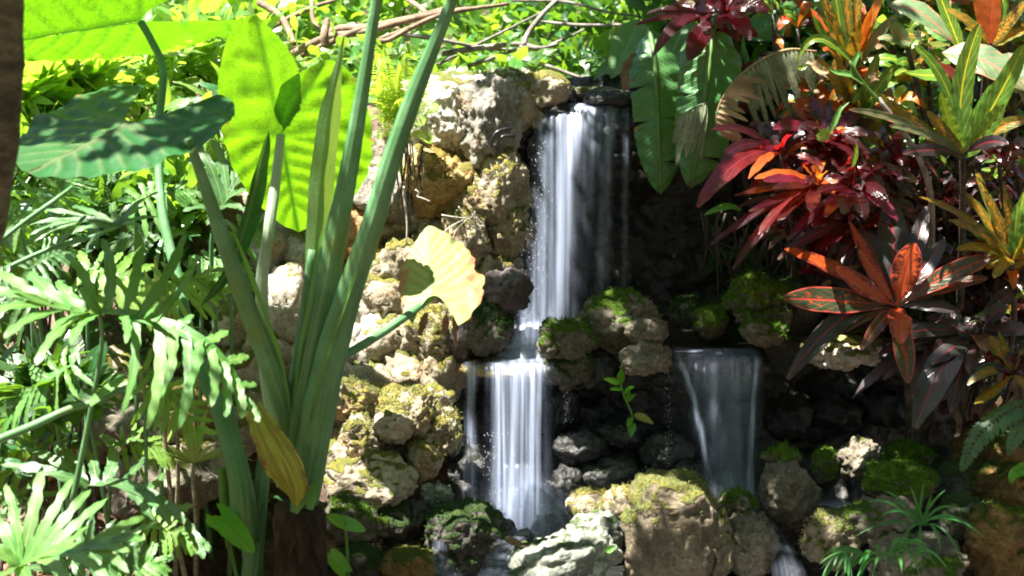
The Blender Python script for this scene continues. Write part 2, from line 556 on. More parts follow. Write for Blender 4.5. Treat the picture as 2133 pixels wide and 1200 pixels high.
MAT['standing'] = rock_mat('warm_brown_rock', (.125, .10, .066), (.225, .185, .13), (.11, .13, .04), .5)  # plain warm brown rock colour with moss
MAT['moss_sun'] = leaf_mat('moss_sun_toned', (.14, .155, .058), (.25, .28, .06), .3, .9, var=.35, spec=.1)  # yellow moss copy, sunlight put into its paler colour
MAT['moss_shade'] = leaf_mat('moss_shade_toned', (.055, .12, .008), (.12, .26, .01), .3, .9, var=.35, spec=.1)  # green moss copy, shade put into its darker colour
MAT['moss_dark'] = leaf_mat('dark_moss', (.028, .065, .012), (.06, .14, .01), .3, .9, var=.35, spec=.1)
MAT['soil'] = simple_mat('soil_and_litter', (.10, .065, .045), (.24, .17, .13), 7, .95, bump=.9, fine=55)
MAT['bark'] = simple_mat('fibrous_bark', (.060, .048, .026), (.17, .14, .085), 12, .95, (.5, .5, 1.4), bump=1.0, fine=42, bdist=.02)
MAT['stump'] = simple_mat('dark_fibrous_stem', (.018, .011, .008), (.07, .04, .026), 14, .9, (1, 1, .35), bump=1.0, fine=50, bdist=.02)
MAT['cane'] = simple_mat('ringed_cane', (.20, .16, .11), (.36, .31, .24), 30, .8, (.4, .4, 2.5), bump=.6)
MAT['vine'] = simple_mat('tan_vine_bark', (.15, .10, .065), (.30, .21, .145), 12, .8, bump=.5)
MAT['twig'] = simple_mat('grey_twig', (.14, .12, .10), (.30, .27, .24), 16, .85, bump=.5)
MAT['darktwig'] = simple_mat('dark_stem', (.03, .024, .018), (.09, .075, .06), 16, .85, bump=.6)
MAT['root'] = simple_mat('pale_root', (.36, .31, .26), (.55, .5, .45), 20, .8, bump=.4)
MAT['hose'] = simple_mat('black_tubing', (.02, .02, .022), (.05, .05, .055), 12, .35, bump=.1, spec=.6)
MAT['deadleaf'] = leaf_mat('brown_dead_leaf', (.17, .095, .055), (.25, .13, .05), .2, .7, var=.4)

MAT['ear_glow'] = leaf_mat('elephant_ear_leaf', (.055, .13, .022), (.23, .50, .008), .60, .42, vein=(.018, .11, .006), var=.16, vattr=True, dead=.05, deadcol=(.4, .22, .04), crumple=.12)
MAT['ear_high'] = leaf_mat('elephant_ear_leaf_overhead', (.045, .11, .018), (.125, .32, .004), .60, .42, vein=(.010, .065, .004), var=.16, vattr=True, dead=.05, deadcol=(.4, .22, .04), crumple=.12)  # leaf copy with dimmer translucence, offsetting the stronger sun it gets
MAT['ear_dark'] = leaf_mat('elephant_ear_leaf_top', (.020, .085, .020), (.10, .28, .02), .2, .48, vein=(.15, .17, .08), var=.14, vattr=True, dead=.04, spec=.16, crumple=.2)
MAT['ear_yellow'] = leaf_mat('yellowing_ear_leaf', (.33, .35, .12), (.5, .5, .08), .35, .6, vein=(.11, .21, .03), var=.2, vattr=True, dead=.25, deadcol=(.42, .19, .09))
MAT['stalk'] = stalk_mat('blue_green_stalk', (.045, .14, .05), (.10, .23, .09))
MAT['sheath'] = leaf_mat('bright_stalk_sheath', (.10, .24, .05), (.3, .5, .05), .35, .45, var=.15)
MAT['furl'] = leaf_mat('furled_leaf', (.15, .26, .10), (.34, .50, .06), .35, .5, var=.12)
MAT['dying'] = leaf_mat('yellow_dying_sheath', (.31, .33, .045), (.55, .55, .03), .35, .5, var=.2, stripes=(.25, .22, .028), dead=.16)
MAT['litstalk'] = stalk_mat('lit_toned_green_stalk', (.22, .32, .19), (.36, .46, .32))  # stalk copy made paler, white sunlight put into its colour
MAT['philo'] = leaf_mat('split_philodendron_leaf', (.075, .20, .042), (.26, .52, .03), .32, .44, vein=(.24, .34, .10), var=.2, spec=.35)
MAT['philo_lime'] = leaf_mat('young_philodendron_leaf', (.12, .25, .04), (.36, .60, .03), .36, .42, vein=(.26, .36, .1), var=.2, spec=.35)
MAT['philo_dark'] = leaf_mat('shade_toned_philodendron_leaf', (.05, .14, .05), (.22, .42, .02), .35, .34, vein=(.28, .36, .10), var=.15)  # darker leaf copy with shade put into its green
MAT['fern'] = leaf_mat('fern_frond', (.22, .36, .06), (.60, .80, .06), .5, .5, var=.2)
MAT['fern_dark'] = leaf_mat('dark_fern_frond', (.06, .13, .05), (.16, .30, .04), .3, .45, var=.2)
MAT['banana'] = leaf_mat('banana_leaf', (.065, .185, .06), (.24, .50, .03), .3, .30, vein=(.19, .32, .10), var=.15, dead=.08, deadcol=(.28, .16, .05), nlat=34.0, latw=1.6, crumple=.5)
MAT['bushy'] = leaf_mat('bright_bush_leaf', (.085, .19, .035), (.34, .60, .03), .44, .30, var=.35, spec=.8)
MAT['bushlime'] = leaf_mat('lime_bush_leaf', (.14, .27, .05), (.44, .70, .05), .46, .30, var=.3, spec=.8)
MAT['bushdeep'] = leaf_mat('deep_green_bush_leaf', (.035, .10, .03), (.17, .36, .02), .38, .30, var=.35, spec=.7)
MAT['drac'] = leaf_mat('striped_dracaena_leaf', (.13, .22, .035), (.4, .5, .06), .35, .42, stripes=(.50, .52, .18), var=.2)
MAT['grassy'] = leaf_mat('grassy_strap_leaf', (.055, .19, .045), (.20, .45, .03), .3, .36, var=.2)
MAT['seedling'] = leaf_mat('bright_young_leaf', (.11, .34, .025), (.32, .68, .02), .45, .38, var=.15)
MAT['cord_red'] = leaf_mat('burgundy_cordyline_leaf', (.020, .0045, .006), (.40, .009, .008), .40, .20, vein=(.10, .010, .02), var=.35, spec=.6)
MAT['cord_pink'] = leaf_mat('pink_edged_cordyline_leaf', (.10, .009, .015), (.62, .018, .02), .40, .22, vein=(.2, .02, .04), var=.3, spec=.6)
MAT['cord_orange'] = leaf_mat('orange_croton_leaf', (.34, .085, .012), (.85, .22, .015), .42, .32, vein=(.45, .06, .03), var=.25, blot=((.10, .10, .015), .38, .0))
MAT['cro_hero'] = leaf_mat('red_ribbed_croton_leaf', (.030, .055, .028), (.25, .06, .012), .24, .28, vein=(.50, .045, .035), var=.2, blot=((.42, .07, .012), .42, .12), spec=.6, edge=(.50, .07, .05))
MAT['cro_heror'] = leaf_mat('coral_red_croton_leaf', (.028, .012, .012), (.45, .06, .012), .32, .28, vein=(.50, .045, .035), var=.2, blot=((.46, .075, .012), .52, .28), spec=.6, edge=(.45, .05, .04))
MAT['cro_green'] = leaf_mat('yellow_ribbed_croton_leaf', (.055, .15, .022), (.25, .42, .02), .35, .3, vein=(.62, .52, .02), var=.2, blot=((.42, .40, .02), .36, .1))
MAT['cro_yel'] = leaf_mat('orange_yellow_croton_leaf', (.07, .10, .016), (.45, .32, .02), .38, .32, vein=(.55, .16, .02), var=.3, blot=((.45, .20, .015), .48, .12))
MAT['cro_dark'] = leaf_mat('dark_croton_leaf', (.018, .022, .022), (.10, .03, .02), .2, .30, vein=(.26, .016, .035), var=.3, blot=((.20, .05, .015), .28, .05), spec=.6)
MAT['cro_pinkgreen'] = leaf_mat('green_pink_edged_croton_leaf', (.10, .17, .08), (.3, .4, .08), .3, .27, vein=(.55, .14, .09), var=.2, dead=.16, deadcol=(.62, .20, .12), spec=.65)
MAT['silver'] = leaf_mat('silvery_banded_leaflet', (.21, .235, .15), (.38, .40, .12), .25, .45, var=.3, blot=((.09, .11, .025), .50, .0), crumple=.6)
MAT['brownfrond'] = leaf_mat('pale_brown_leaflet', (.42, .28, .16), (.5, .3, .1), .25, .6, var=.3, crumple=.6)

# ================================================================== GROUND
def ss(a, b, x):
    t = np.clip((x - a) / (b - a), 0, 1)
    return t * t * (3 - 2 * t)


def height(x, y):
    x = np.asarray(x, float); y = np.asarray(y, float)
    far = 1.1 * ss(10.5, 16, y) + .5 * ss(16, 60, y)
    left = -.5 * ss(3.4, 5.3, y) + 1.25 * ss(6.2, 7.7, y) + .75 * ss(7.6, 10.5, y) + far
    mid = -.85 * ss(3.2, 5.2, y) + 2.25 * ss(7.35, 7.65, y) + far
    right = -.85 * ss(3.2, 5.2, y) + 1.0 * ss(7.3, 7.6, y) + 1.25 * ss(8.15, 8.5, y) + far
    a = ss(-1.9, -1.25, x); b = ss(.1, .4, x)
    return (left * (1 - a) + mid * a) * (1 - b) + right * b


def nonuni(a, b, step, lo, hi):
    core = np.arange(a, b + 1e-6, step)
    out = [b]; s = step
    while out[-1] < hi:
        s *= 1.35; out.append(out[-1] + s)
    inn = [a]; s = step
    while inn[-1] > lo:
        s *= 1.35; inn.append(inn[-1] - s)
    return np.concatenate([inn[:0:-1], core, out[1:]])


gx = nonuni(-5, 5, .06, -260, 260); gy = nonuni(3, 10, .06, -200, 420)
GX, GY = np.meshgrid(gx, gy, indexing='ij')
gz = height(GX.ravel(), GY.ravel())
q = np.stack([GX.ravel() * 1.7, GY.ravel() * 1.7, 0 * gz], -1)
gz = gz + .045 * fbm(q, 4) * (np.abs(GX.ravel()) < 30)
ground = ob("ground", np.stack([GX.ravel(), GY.ravel(), gz], -1), grid_faces(len(gx), len(gy))[:, ::-1], MAT['soil'])
tag(ground, "brown garden soil sloping up behind the waterfall", kind="structure")

# ================================================================== ROCK SHAPES
_ico = {}


def ico(sub):
    if sub not in _ico:
        bm = bmesh.new()
        bmesh.ops.create_icosphere(bm, subdivisions=sub, radius=1.0)
        _ico[sub] = (np.array([v.co[:] for v in bm.verts]), np.array([[v.index for v in f.verts] for f in bm.faces]))
        bm.free()
    return _ico[sub]


def rock_shape(c, rad, seed, sub=4, tilt=0.0, nf=9, rough=1.0, block=0.0, moss=0.0):
    rg = np.random.default_rng(seed)
    V, F = ico(sub)
    V = V.copy()
    if block:
        pw = 1 - .45 * block
        V = np.sign(V) * np.abs(V) ** pw
        V /= np.abs(V).max()
    for k in range(nf):
        n = unit(rg.normal(size=3)); d = rg.uniform(.68, .95)
        ov = V @ n - d
        V = V - np.where(ov > 0, ov * .8, 0)[:, None] * n
    o = rg.uniform(0, 90, 3)
    V = V * (1 + .17 * fbm(V * 1.5 + o, 3))[:, None]
    V = V / np.abs(V).max(0)                 # fill the asked-for radii
    rad = np.asarray(rad, float)
    N = unit(V / rad)
    V = V * rad
    r = float(np.cbrt(rad.prod()))
    a = rg.uniform(-.35, .35) + tilt
    h = .12 * r * fbm(V / r * 2.6 + o, 3, .55, 0) + .065 * r * fbm(V / r * 4.6 + o, 4, .55, 1) * rough
    # pitted karst surface
    pit = np.clip(pnoise(V / max(r, .05) * 7.0 + o) - .12, 0, 1)
    h = h - .14 * r * pit * rough + .006 * fbm(V * 42 + o, 2) * rough
    V = V + N * h[:, None]
    ca, sa = math.cos(tilt), math.sin(tilt)
    V = np.stack([V[:, 0] * ca - V[:, 2] * sa, V[:, 1], V[:, 0] * sa + V[:, 2] * ca], -1)
    # true normals after all that
    fn = np.cross(V[F[:, 1]] - V[F[:, 0]], V[F[:, 2]] - V[F[:, 0]])
    VN = np.zeros_like(V)
    for j in range(3):
        np.add.at(VN, F[:, j], fn)
    VN = unit(VN)
    m = np.zeros(len(V))
    if moss > 0:
        mm = .62 * VN[:, 2] + .38 * fbm(V / max(r, .06) * 1.7 + o + 7, 4, .6)
        m = np.clip((mm - (.92 - 1.15 * moss)) / .30 + .5, 0, 1)
        thick = min(.022, .10 * r) * (.75 + .5 * fbm(V * 34 + o, 3, .6))
        V = V + (unit(VN + [0, 0, .8]) * (m * m * (3 - 2 * m) * thick)[:, None])
    return V + np.asarray(c, float), F, m


_seed = [100]


def rock(name, px, py, rx, ry, mat, Y, label=None, cat=None, group=None, parent=None, sub=4, tilt=0.0, dep=None, rough=1.0, block=0.0, nf=9):
    _seed[0] += 1
    c = P(px, py, Y)
    a, b = M(rx, Y), M(ry, Y)
    d = dep if dep is not None else .5 * (a + b)
    V, F, mo = rock_shape(c, (a, d, b), _seed[0], sub, R(tilt), nf, rough, block, MOSS.get(MAT[mat].name, 0))
    o = ob(name, V, F, MAT[mat], parent, loc=None if parent else c, attrs={'moss': mo})
    if parent is None:
        tag(o, label, cat or "rock", group)
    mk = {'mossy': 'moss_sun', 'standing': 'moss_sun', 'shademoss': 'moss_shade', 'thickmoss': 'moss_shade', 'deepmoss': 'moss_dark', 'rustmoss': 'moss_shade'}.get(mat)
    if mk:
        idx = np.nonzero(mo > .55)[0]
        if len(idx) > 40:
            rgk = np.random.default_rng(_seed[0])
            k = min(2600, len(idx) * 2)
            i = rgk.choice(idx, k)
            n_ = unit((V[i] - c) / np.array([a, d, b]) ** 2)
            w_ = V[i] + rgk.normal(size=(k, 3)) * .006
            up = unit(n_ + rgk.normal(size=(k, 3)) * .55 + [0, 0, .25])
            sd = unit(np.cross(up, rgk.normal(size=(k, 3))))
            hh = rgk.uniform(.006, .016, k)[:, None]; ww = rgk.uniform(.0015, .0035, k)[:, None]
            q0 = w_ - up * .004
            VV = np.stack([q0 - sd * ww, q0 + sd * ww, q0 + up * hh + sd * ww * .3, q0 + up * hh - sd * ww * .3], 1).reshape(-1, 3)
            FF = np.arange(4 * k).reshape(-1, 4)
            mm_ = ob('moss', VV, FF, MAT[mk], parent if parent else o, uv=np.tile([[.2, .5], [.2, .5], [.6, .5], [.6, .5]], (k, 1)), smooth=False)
            mm_['kind'] = 'stuff'
    return o


def rock_face(name, pts, n, m, mat, amp, seed, freq=3.0, parent=None, attrs=None):
    """a rough upright rock surface through a bilinear quad of (px, py, Y) corners: tl, tr, bl, br"""
    tl, tr, bl, br = (P(*p) for p in pts)
    s = np.linspace(0, 1, n)[:, None, None]; t = np.linspace(0, 1, m)[None, :, None]
    V = (tl * (1 - s) + tr * s) * (1 - t) + (bl * (1 - s) + br * s) * t
    V = V.reshape(-1, 3)
    nr = unit(np.cross(tr - tl, bl - tl)); nr = nr * (-1 if nr[1] > 0 else 1)
    h = amp * (fbm(V * freq + seed, 4, .55, 1) * .6 + fbm(V * freq * .6 + seed, 3)) + .02 * fbm(V * 22 + seed, 3)
    V = V + nr * h[:, None]
    return ob(name, V, grid_faces(n, m), MAT[mat], parent)


# ---- the shaded recess behind the falls
cave = thing("rock_face", "wet rock recess behind the upper waterfall, darkened to hold its shade", "rock face", P(1400, 600, 8.2))
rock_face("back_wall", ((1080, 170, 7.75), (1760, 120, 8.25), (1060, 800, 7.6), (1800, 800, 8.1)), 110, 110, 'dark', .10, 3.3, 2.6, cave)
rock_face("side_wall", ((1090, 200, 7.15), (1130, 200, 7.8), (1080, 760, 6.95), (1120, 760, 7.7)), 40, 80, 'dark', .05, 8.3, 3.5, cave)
under = thing("rock_face", "hollow under the rock ledge between the two lower waterfalls, coloured black for its shade", "rock face", P(1400, 900, 6.9))
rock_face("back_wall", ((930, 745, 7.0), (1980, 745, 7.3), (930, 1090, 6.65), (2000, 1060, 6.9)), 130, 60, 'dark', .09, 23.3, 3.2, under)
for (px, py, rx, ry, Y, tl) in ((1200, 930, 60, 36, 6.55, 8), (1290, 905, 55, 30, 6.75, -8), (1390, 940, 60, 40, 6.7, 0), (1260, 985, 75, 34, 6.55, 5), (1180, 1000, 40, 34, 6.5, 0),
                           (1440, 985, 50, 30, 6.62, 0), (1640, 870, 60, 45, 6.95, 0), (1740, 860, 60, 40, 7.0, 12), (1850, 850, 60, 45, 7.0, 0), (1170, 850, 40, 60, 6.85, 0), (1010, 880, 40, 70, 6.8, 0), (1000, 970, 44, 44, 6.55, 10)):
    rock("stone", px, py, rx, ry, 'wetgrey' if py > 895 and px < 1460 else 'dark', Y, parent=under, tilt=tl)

# ---- the sunlit retaining wall of rough limestone, stone by stone
wall = thing("rock_wall", "sunlit wall of rough pale limestone left of the upper waterfall", "rock wall", P(900, 700, 7.0))
rock_face("bedding", ((540, 330, 7.30), (1110, 190, 7.55), (400, 1000, 6.78), (1010, 960, 6.78)), 110, 110, 'shadestone', .07, 41.0, 3.0, wall)
WY = lambda py: 7.28 - (py - 180) * .00092
for (px, py, rx, ry, mat, dy, tl, sub) in (
    (950, 186, 66, 28, 'pale', .05, -4, 4), (1040, 178, 56, 26, 'pale', .06, 3, 4), (1128, 192, 50, 30, 'mossy', -.02, 8, 4), (1098, 172, 50, 20, 'pale', .12, 0, 4), (888, 200, 46, 32, 'pale', .04, 0, 4),
    (938, 246, 48, 56, 'pale', -.03, 12, 5), (1020, 262, 56, 92, 'grey', -.06, -4, 5), (1086, 232, 44, 42, 'mossy', -.02, 20, 4), (884, 262, 40, 50, 'pale', .02, 0, 4),
    (838, 262, 44, 44, 'mossy', .05, 0, 4), (1092, 300, 40, 46, 'dark', .10, 0, 4), (925, 330, 60, 30, 'ochre', .08, -24, 4), (870, 335, 44, 42, 'tan', .06, 0, 4),
    (905, 382, 72, 50, 'ochre', -.05, -14, 5), (1034, 400, 60, 74, 'mossy', .0, 12, 5), (990, 440, 46, 50, 'mossy', -.02, 0, 4), (1056, 480, 46, 52, 'mossy', .06, 0, 5),
    (800, 408, 70, 54, 'grey', -.02, -8, 4), (740, 395, 44, 40, 'grey', 0, 6, 4), (810, 476, 66, 34, 'tan', .12, 0, 4), (880, 452, 46, 40, 'tan', .10, 0, 4),
    (968, 500, 42, 52, 'mossy', -.10, 6, 4), (1040, 560, 40, 40, 'mossy', .10, 0, 4), (910, 510, 50, 44, 'tan', .06, 0, 4), (740, 490, 46, 52, 'rust', .02, 0, 4), (770, 545, 40, 44, 'ochre', .06, 0, 4),
    (832, 556, 54, 44, 'mossy', -.02, 14, 4), (800, 622, 58, 50, 'tan', 0, -10, 4), (742, 640, 44, 56, 'pale', .02, 0, 4), (880, 600, 52, 48, 'mossy', .05, 0, 4), (850, 660, 44, 40, 'tan', .0, 0, 4),
    (898, 712, 62, 58, 'mossy', -.06, 0, 5), (800, 715, 56, 56, 'tan', 0, 12, 4), (740, 740, 46, 60, 'pale', .02, 0, 4), (962, 650, 46, 50, 'mossy', .08, 0, 4), (945, 712, 34, 48, 'tan', .04, 0, 4),
    (770, 800, 64, 46, 'pale', 0, 8, 4), (850, 780, 48, 46, 'tan', -.02, 0, 4), (918, 782, 40, 56, 'mossy', -.06, 6, 4), (700, 845, 46, 66, 'pale', .02, 0, 4),
    (602, 640, 46, 78, 'pale', -.02, 6, 4), (570, 520, 46, 60, 'grey', .02, 0, 4), (620, 545, 44, 48, 'pale', .04, 0, 4), (486, 600, 46, 60, 'grey', .10, 0, 4), (500, 690, 58, 48, 'tan', .02, 0, 4),
    (560, 745, 56, 60, 'tan', .02, 0, 4), (660, 600, 50, 70, 'tan', .08, 0, 4), (660, 740, 52, 60, 'pale', .06, 0, 4), (640, 450, 52, 60, 'grey', .08, 0, 4), (560, 430, 50, 54, 'tan', .12, 0, 4), (690, 520, 40, 60, 'rust', .10, 0, 4),
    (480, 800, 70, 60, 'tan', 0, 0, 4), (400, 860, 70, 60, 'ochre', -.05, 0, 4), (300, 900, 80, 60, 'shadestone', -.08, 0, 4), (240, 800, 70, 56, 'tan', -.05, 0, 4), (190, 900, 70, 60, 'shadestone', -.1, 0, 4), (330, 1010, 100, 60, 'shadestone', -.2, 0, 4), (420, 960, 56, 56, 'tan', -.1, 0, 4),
    (735, 835, 44, 36, 'mossy', -.40, 0, 5), (862, 862, 38, 36, 'mossy', -.46, 0, 5), (752, 915, 40, 44, 'mossy', -.42, 0, 5), (884, 955, 32, 38, 'mossy', -.42, 0, 4), (825, 885, 36, 32, 'pale', -.50, 0, 4), (700, 800, 36, 40, 'pale', -.2, 0, 4), (905, 835, 34, 28, 'tan', -.34, 0, 4), (690, 960, 36, 34, 'tan', -.45, 0, 4),
    (90, 920, 80, 70, 'ochre', -.1, 0, 4), (560, 850, 60, 60, 'tan', .0, 0, 4), (640, 850, 50, 56, 'pale', .0, 0, 4), (480, 900, 50, 50, 'tan', -.05, 0, 4)):
    rock("stone", px, py, rx * 1.22, ry * 1.22, mat, WY(py) + dy, parent=wall, sub=sub, tilt=tl, dep=M(.6 * (rx + ry), 7), rough=1.2)

# ---- ledges of the pools
lip = thing("weir_stone", "flat dark stone lip that the upper waterfall pours over", "stone", P(1240, 200, 7.4))
rock("slab", 1240, 196, 86, 13, 'shadestone', 7.46, parent=lip, dep=.22, block=.6, nf=3, rough=.5)
rock("slab", 1278, 208, 66, 15, 'dark', 7.30, parent=lip, dep=.14, block=.5, nf=3, rough=.6)
rock("slab", 1155, 228, 42, 9, 'dark', 7.30, parent=lip, dep=.16, block=.5, nf=3, tilt=8, rough=.6)
rock("round_stone", 1183, 200, 17, 18, 'dark', 7.28, parent=lip, dep=.06)
roof = rock("overhang_rock", 1480, 190, 200, 36, 'dark', 7.75, "dark rock overhang hidden behind the hanging banana leaves", "rock", dep=.45, block=.4, sub=5)
rock("ledge_slab", 1046, 760, 98, 11, 'ochre', 6.62, "thin brown stone ledge below the foot of the upper waterfall", "ledge", dep=.22, block=.7, nf=3, rough=.6, sub=5)
rock("ledge_slab", 1490, 752, 112, 13, 'dark', 6.66, "dark wet stone ledge that the right lower waterfall spills from", "ledge", dep=.26, block=.7, nf=3, rough=.5, sub=5)
rock("ledge_slab", 1290, 775, 170, 22, 'dark', 6.85, "black ledge stone behind the mossy rocks between two waterfalls", "ledge", dep=.25, block=.6, nf=4, sub=5)
rock("ledge_slab", 1752, 732, 82, 22, 'pale', 6.6, "pale sunlit ledge stone below the big red croton", "ledge", dep=.22, block=.5, nf=5, tilt=4, sub=5)
rock("ledge_slab", 1920, 770, 150, 30, 'dark', 6.95, "dark ledge rock behind the drooping purple croton leaves", "ledge", dep=.3, block=.6, nf=5, sub=5)

# ---- boulders one by one
B = rock
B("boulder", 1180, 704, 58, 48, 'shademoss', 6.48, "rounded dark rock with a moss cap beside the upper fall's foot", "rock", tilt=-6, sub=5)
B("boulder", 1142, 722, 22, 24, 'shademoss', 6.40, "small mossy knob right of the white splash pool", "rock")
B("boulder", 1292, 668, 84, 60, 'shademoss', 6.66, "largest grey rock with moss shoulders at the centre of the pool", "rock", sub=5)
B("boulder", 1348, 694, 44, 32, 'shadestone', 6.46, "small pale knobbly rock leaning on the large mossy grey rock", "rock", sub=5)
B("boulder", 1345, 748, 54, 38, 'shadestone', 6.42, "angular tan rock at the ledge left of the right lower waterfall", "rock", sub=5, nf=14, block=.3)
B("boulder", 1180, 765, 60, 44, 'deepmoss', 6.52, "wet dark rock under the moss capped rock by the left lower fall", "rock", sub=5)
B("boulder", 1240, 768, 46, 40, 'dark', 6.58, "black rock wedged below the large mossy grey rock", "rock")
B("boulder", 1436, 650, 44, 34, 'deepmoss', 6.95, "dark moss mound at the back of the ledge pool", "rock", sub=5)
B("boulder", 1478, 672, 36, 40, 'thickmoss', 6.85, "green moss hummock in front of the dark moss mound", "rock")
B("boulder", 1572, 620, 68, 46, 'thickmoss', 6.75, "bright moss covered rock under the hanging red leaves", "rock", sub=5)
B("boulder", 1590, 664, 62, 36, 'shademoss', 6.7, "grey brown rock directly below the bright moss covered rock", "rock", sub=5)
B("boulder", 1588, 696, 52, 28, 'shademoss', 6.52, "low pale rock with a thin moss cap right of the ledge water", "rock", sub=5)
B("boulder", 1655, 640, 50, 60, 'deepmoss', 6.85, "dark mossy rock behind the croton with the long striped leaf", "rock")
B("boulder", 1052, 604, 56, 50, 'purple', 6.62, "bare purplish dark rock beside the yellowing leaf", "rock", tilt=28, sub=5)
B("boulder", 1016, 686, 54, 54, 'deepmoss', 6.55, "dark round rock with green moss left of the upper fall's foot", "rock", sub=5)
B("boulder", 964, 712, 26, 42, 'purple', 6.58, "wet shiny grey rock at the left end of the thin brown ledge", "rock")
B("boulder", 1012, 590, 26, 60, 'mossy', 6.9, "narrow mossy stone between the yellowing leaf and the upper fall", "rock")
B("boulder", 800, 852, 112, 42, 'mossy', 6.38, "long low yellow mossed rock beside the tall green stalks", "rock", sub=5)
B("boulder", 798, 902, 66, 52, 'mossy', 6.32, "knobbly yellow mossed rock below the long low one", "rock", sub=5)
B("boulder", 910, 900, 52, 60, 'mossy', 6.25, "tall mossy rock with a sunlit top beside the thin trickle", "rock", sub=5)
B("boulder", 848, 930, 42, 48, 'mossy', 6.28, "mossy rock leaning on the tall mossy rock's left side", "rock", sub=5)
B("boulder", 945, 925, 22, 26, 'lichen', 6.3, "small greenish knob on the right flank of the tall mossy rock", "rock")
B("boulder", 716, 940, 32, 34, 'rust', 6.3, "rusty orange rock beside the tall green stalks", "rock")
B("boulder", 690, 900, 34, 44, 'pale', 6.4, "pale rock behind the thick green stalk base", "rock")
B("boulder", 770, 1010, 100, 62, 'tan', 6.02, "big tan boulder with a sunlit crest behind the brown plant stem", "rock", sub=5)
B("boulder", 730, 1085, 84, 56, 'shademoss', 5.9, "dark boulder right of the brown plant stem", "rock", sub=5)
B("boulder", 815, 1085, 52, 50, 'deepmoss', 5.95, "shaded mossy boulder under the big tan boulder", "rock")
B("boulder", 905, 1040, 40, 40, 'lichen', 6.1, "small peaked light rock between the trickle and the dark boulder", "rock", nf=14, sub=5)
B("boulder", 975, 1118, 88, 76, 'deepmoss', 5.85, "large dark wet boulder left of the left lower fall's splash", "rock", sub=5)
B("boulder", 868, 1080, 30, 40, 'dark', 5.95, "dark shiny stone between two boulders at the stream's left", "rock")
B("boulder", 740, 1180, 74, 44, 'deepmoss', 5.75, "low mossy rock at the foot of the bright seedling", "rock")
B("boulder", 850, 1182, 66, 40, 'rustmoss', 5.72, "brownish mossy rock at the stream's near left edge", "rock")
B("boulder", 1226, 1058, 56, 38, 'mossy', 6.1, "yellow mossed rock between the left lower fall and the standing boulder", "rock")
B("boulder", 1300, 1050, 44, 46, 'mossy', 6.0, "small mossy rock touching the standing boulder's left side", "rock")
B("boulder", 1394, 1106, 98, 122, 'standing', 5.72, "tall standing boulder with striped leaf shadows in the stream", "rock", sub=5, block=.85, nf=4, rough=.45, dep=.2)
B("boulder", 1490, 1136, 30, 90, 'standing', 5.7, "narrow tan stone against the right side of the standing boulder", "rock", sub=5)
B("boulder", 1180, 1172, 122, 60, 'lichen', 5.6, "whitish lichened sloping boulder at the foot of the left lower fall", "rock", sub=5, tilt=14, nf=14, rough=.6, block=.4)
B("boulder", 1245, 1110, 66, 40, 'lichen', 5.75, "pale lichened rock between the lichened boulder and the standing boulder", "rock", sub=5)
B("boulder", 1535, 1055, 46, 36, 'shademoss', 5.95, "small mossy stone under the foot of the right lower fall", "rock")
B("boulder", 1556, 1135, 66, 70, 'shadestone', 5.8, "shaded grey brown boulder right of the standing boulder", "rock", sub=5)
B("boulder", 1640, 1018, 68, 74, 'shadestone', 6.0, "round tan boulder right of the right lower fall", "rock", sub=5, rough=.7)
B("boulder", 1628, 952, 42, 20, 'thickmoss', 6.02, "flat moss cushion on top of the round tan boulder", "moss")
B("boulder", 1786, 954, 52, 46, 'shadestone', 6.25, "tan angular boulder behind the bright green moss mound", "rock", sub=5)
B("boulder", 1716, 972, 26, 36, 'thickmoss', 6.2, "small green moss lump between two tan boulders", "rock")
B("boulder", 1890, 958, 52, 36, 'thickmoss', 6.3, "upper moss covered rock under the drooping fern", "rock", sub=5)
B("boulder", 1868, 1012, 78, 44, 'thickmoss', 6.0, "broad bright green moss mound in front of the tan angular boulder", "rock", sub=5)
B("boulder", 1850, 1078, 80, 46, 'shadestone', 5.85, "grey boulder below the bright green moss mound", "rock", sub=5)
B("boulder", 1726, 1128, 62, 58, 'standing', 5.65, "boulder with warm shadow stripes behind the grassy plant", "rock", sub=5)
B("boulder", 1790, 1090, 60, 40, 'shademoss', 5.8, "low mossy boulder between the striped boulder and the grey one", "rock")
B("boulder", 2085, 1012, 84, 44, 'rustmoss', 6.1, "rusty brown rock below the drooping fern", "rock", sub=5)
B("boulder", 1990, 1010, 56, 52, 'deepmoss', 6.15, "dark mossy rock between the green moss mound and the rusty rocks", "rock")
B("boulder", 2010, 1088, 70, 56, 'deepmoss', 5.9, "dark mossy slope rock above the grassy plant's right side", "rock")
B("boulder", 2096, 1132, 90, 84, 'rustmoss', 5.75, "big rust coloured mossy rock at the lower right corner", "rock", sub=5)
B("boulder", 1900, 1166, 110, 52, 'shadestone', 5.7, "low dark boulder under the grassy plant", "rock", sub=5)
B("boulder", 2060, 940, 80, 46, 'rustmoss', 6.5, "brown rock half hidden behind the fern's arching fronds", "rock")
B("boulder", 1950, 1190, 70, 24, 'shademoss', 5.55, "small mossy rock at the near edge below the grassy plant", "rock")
B("boulder", 1650, 1200, 30, 26, 'dark', 5.6, "black wet stone in the right rapid", "rock")

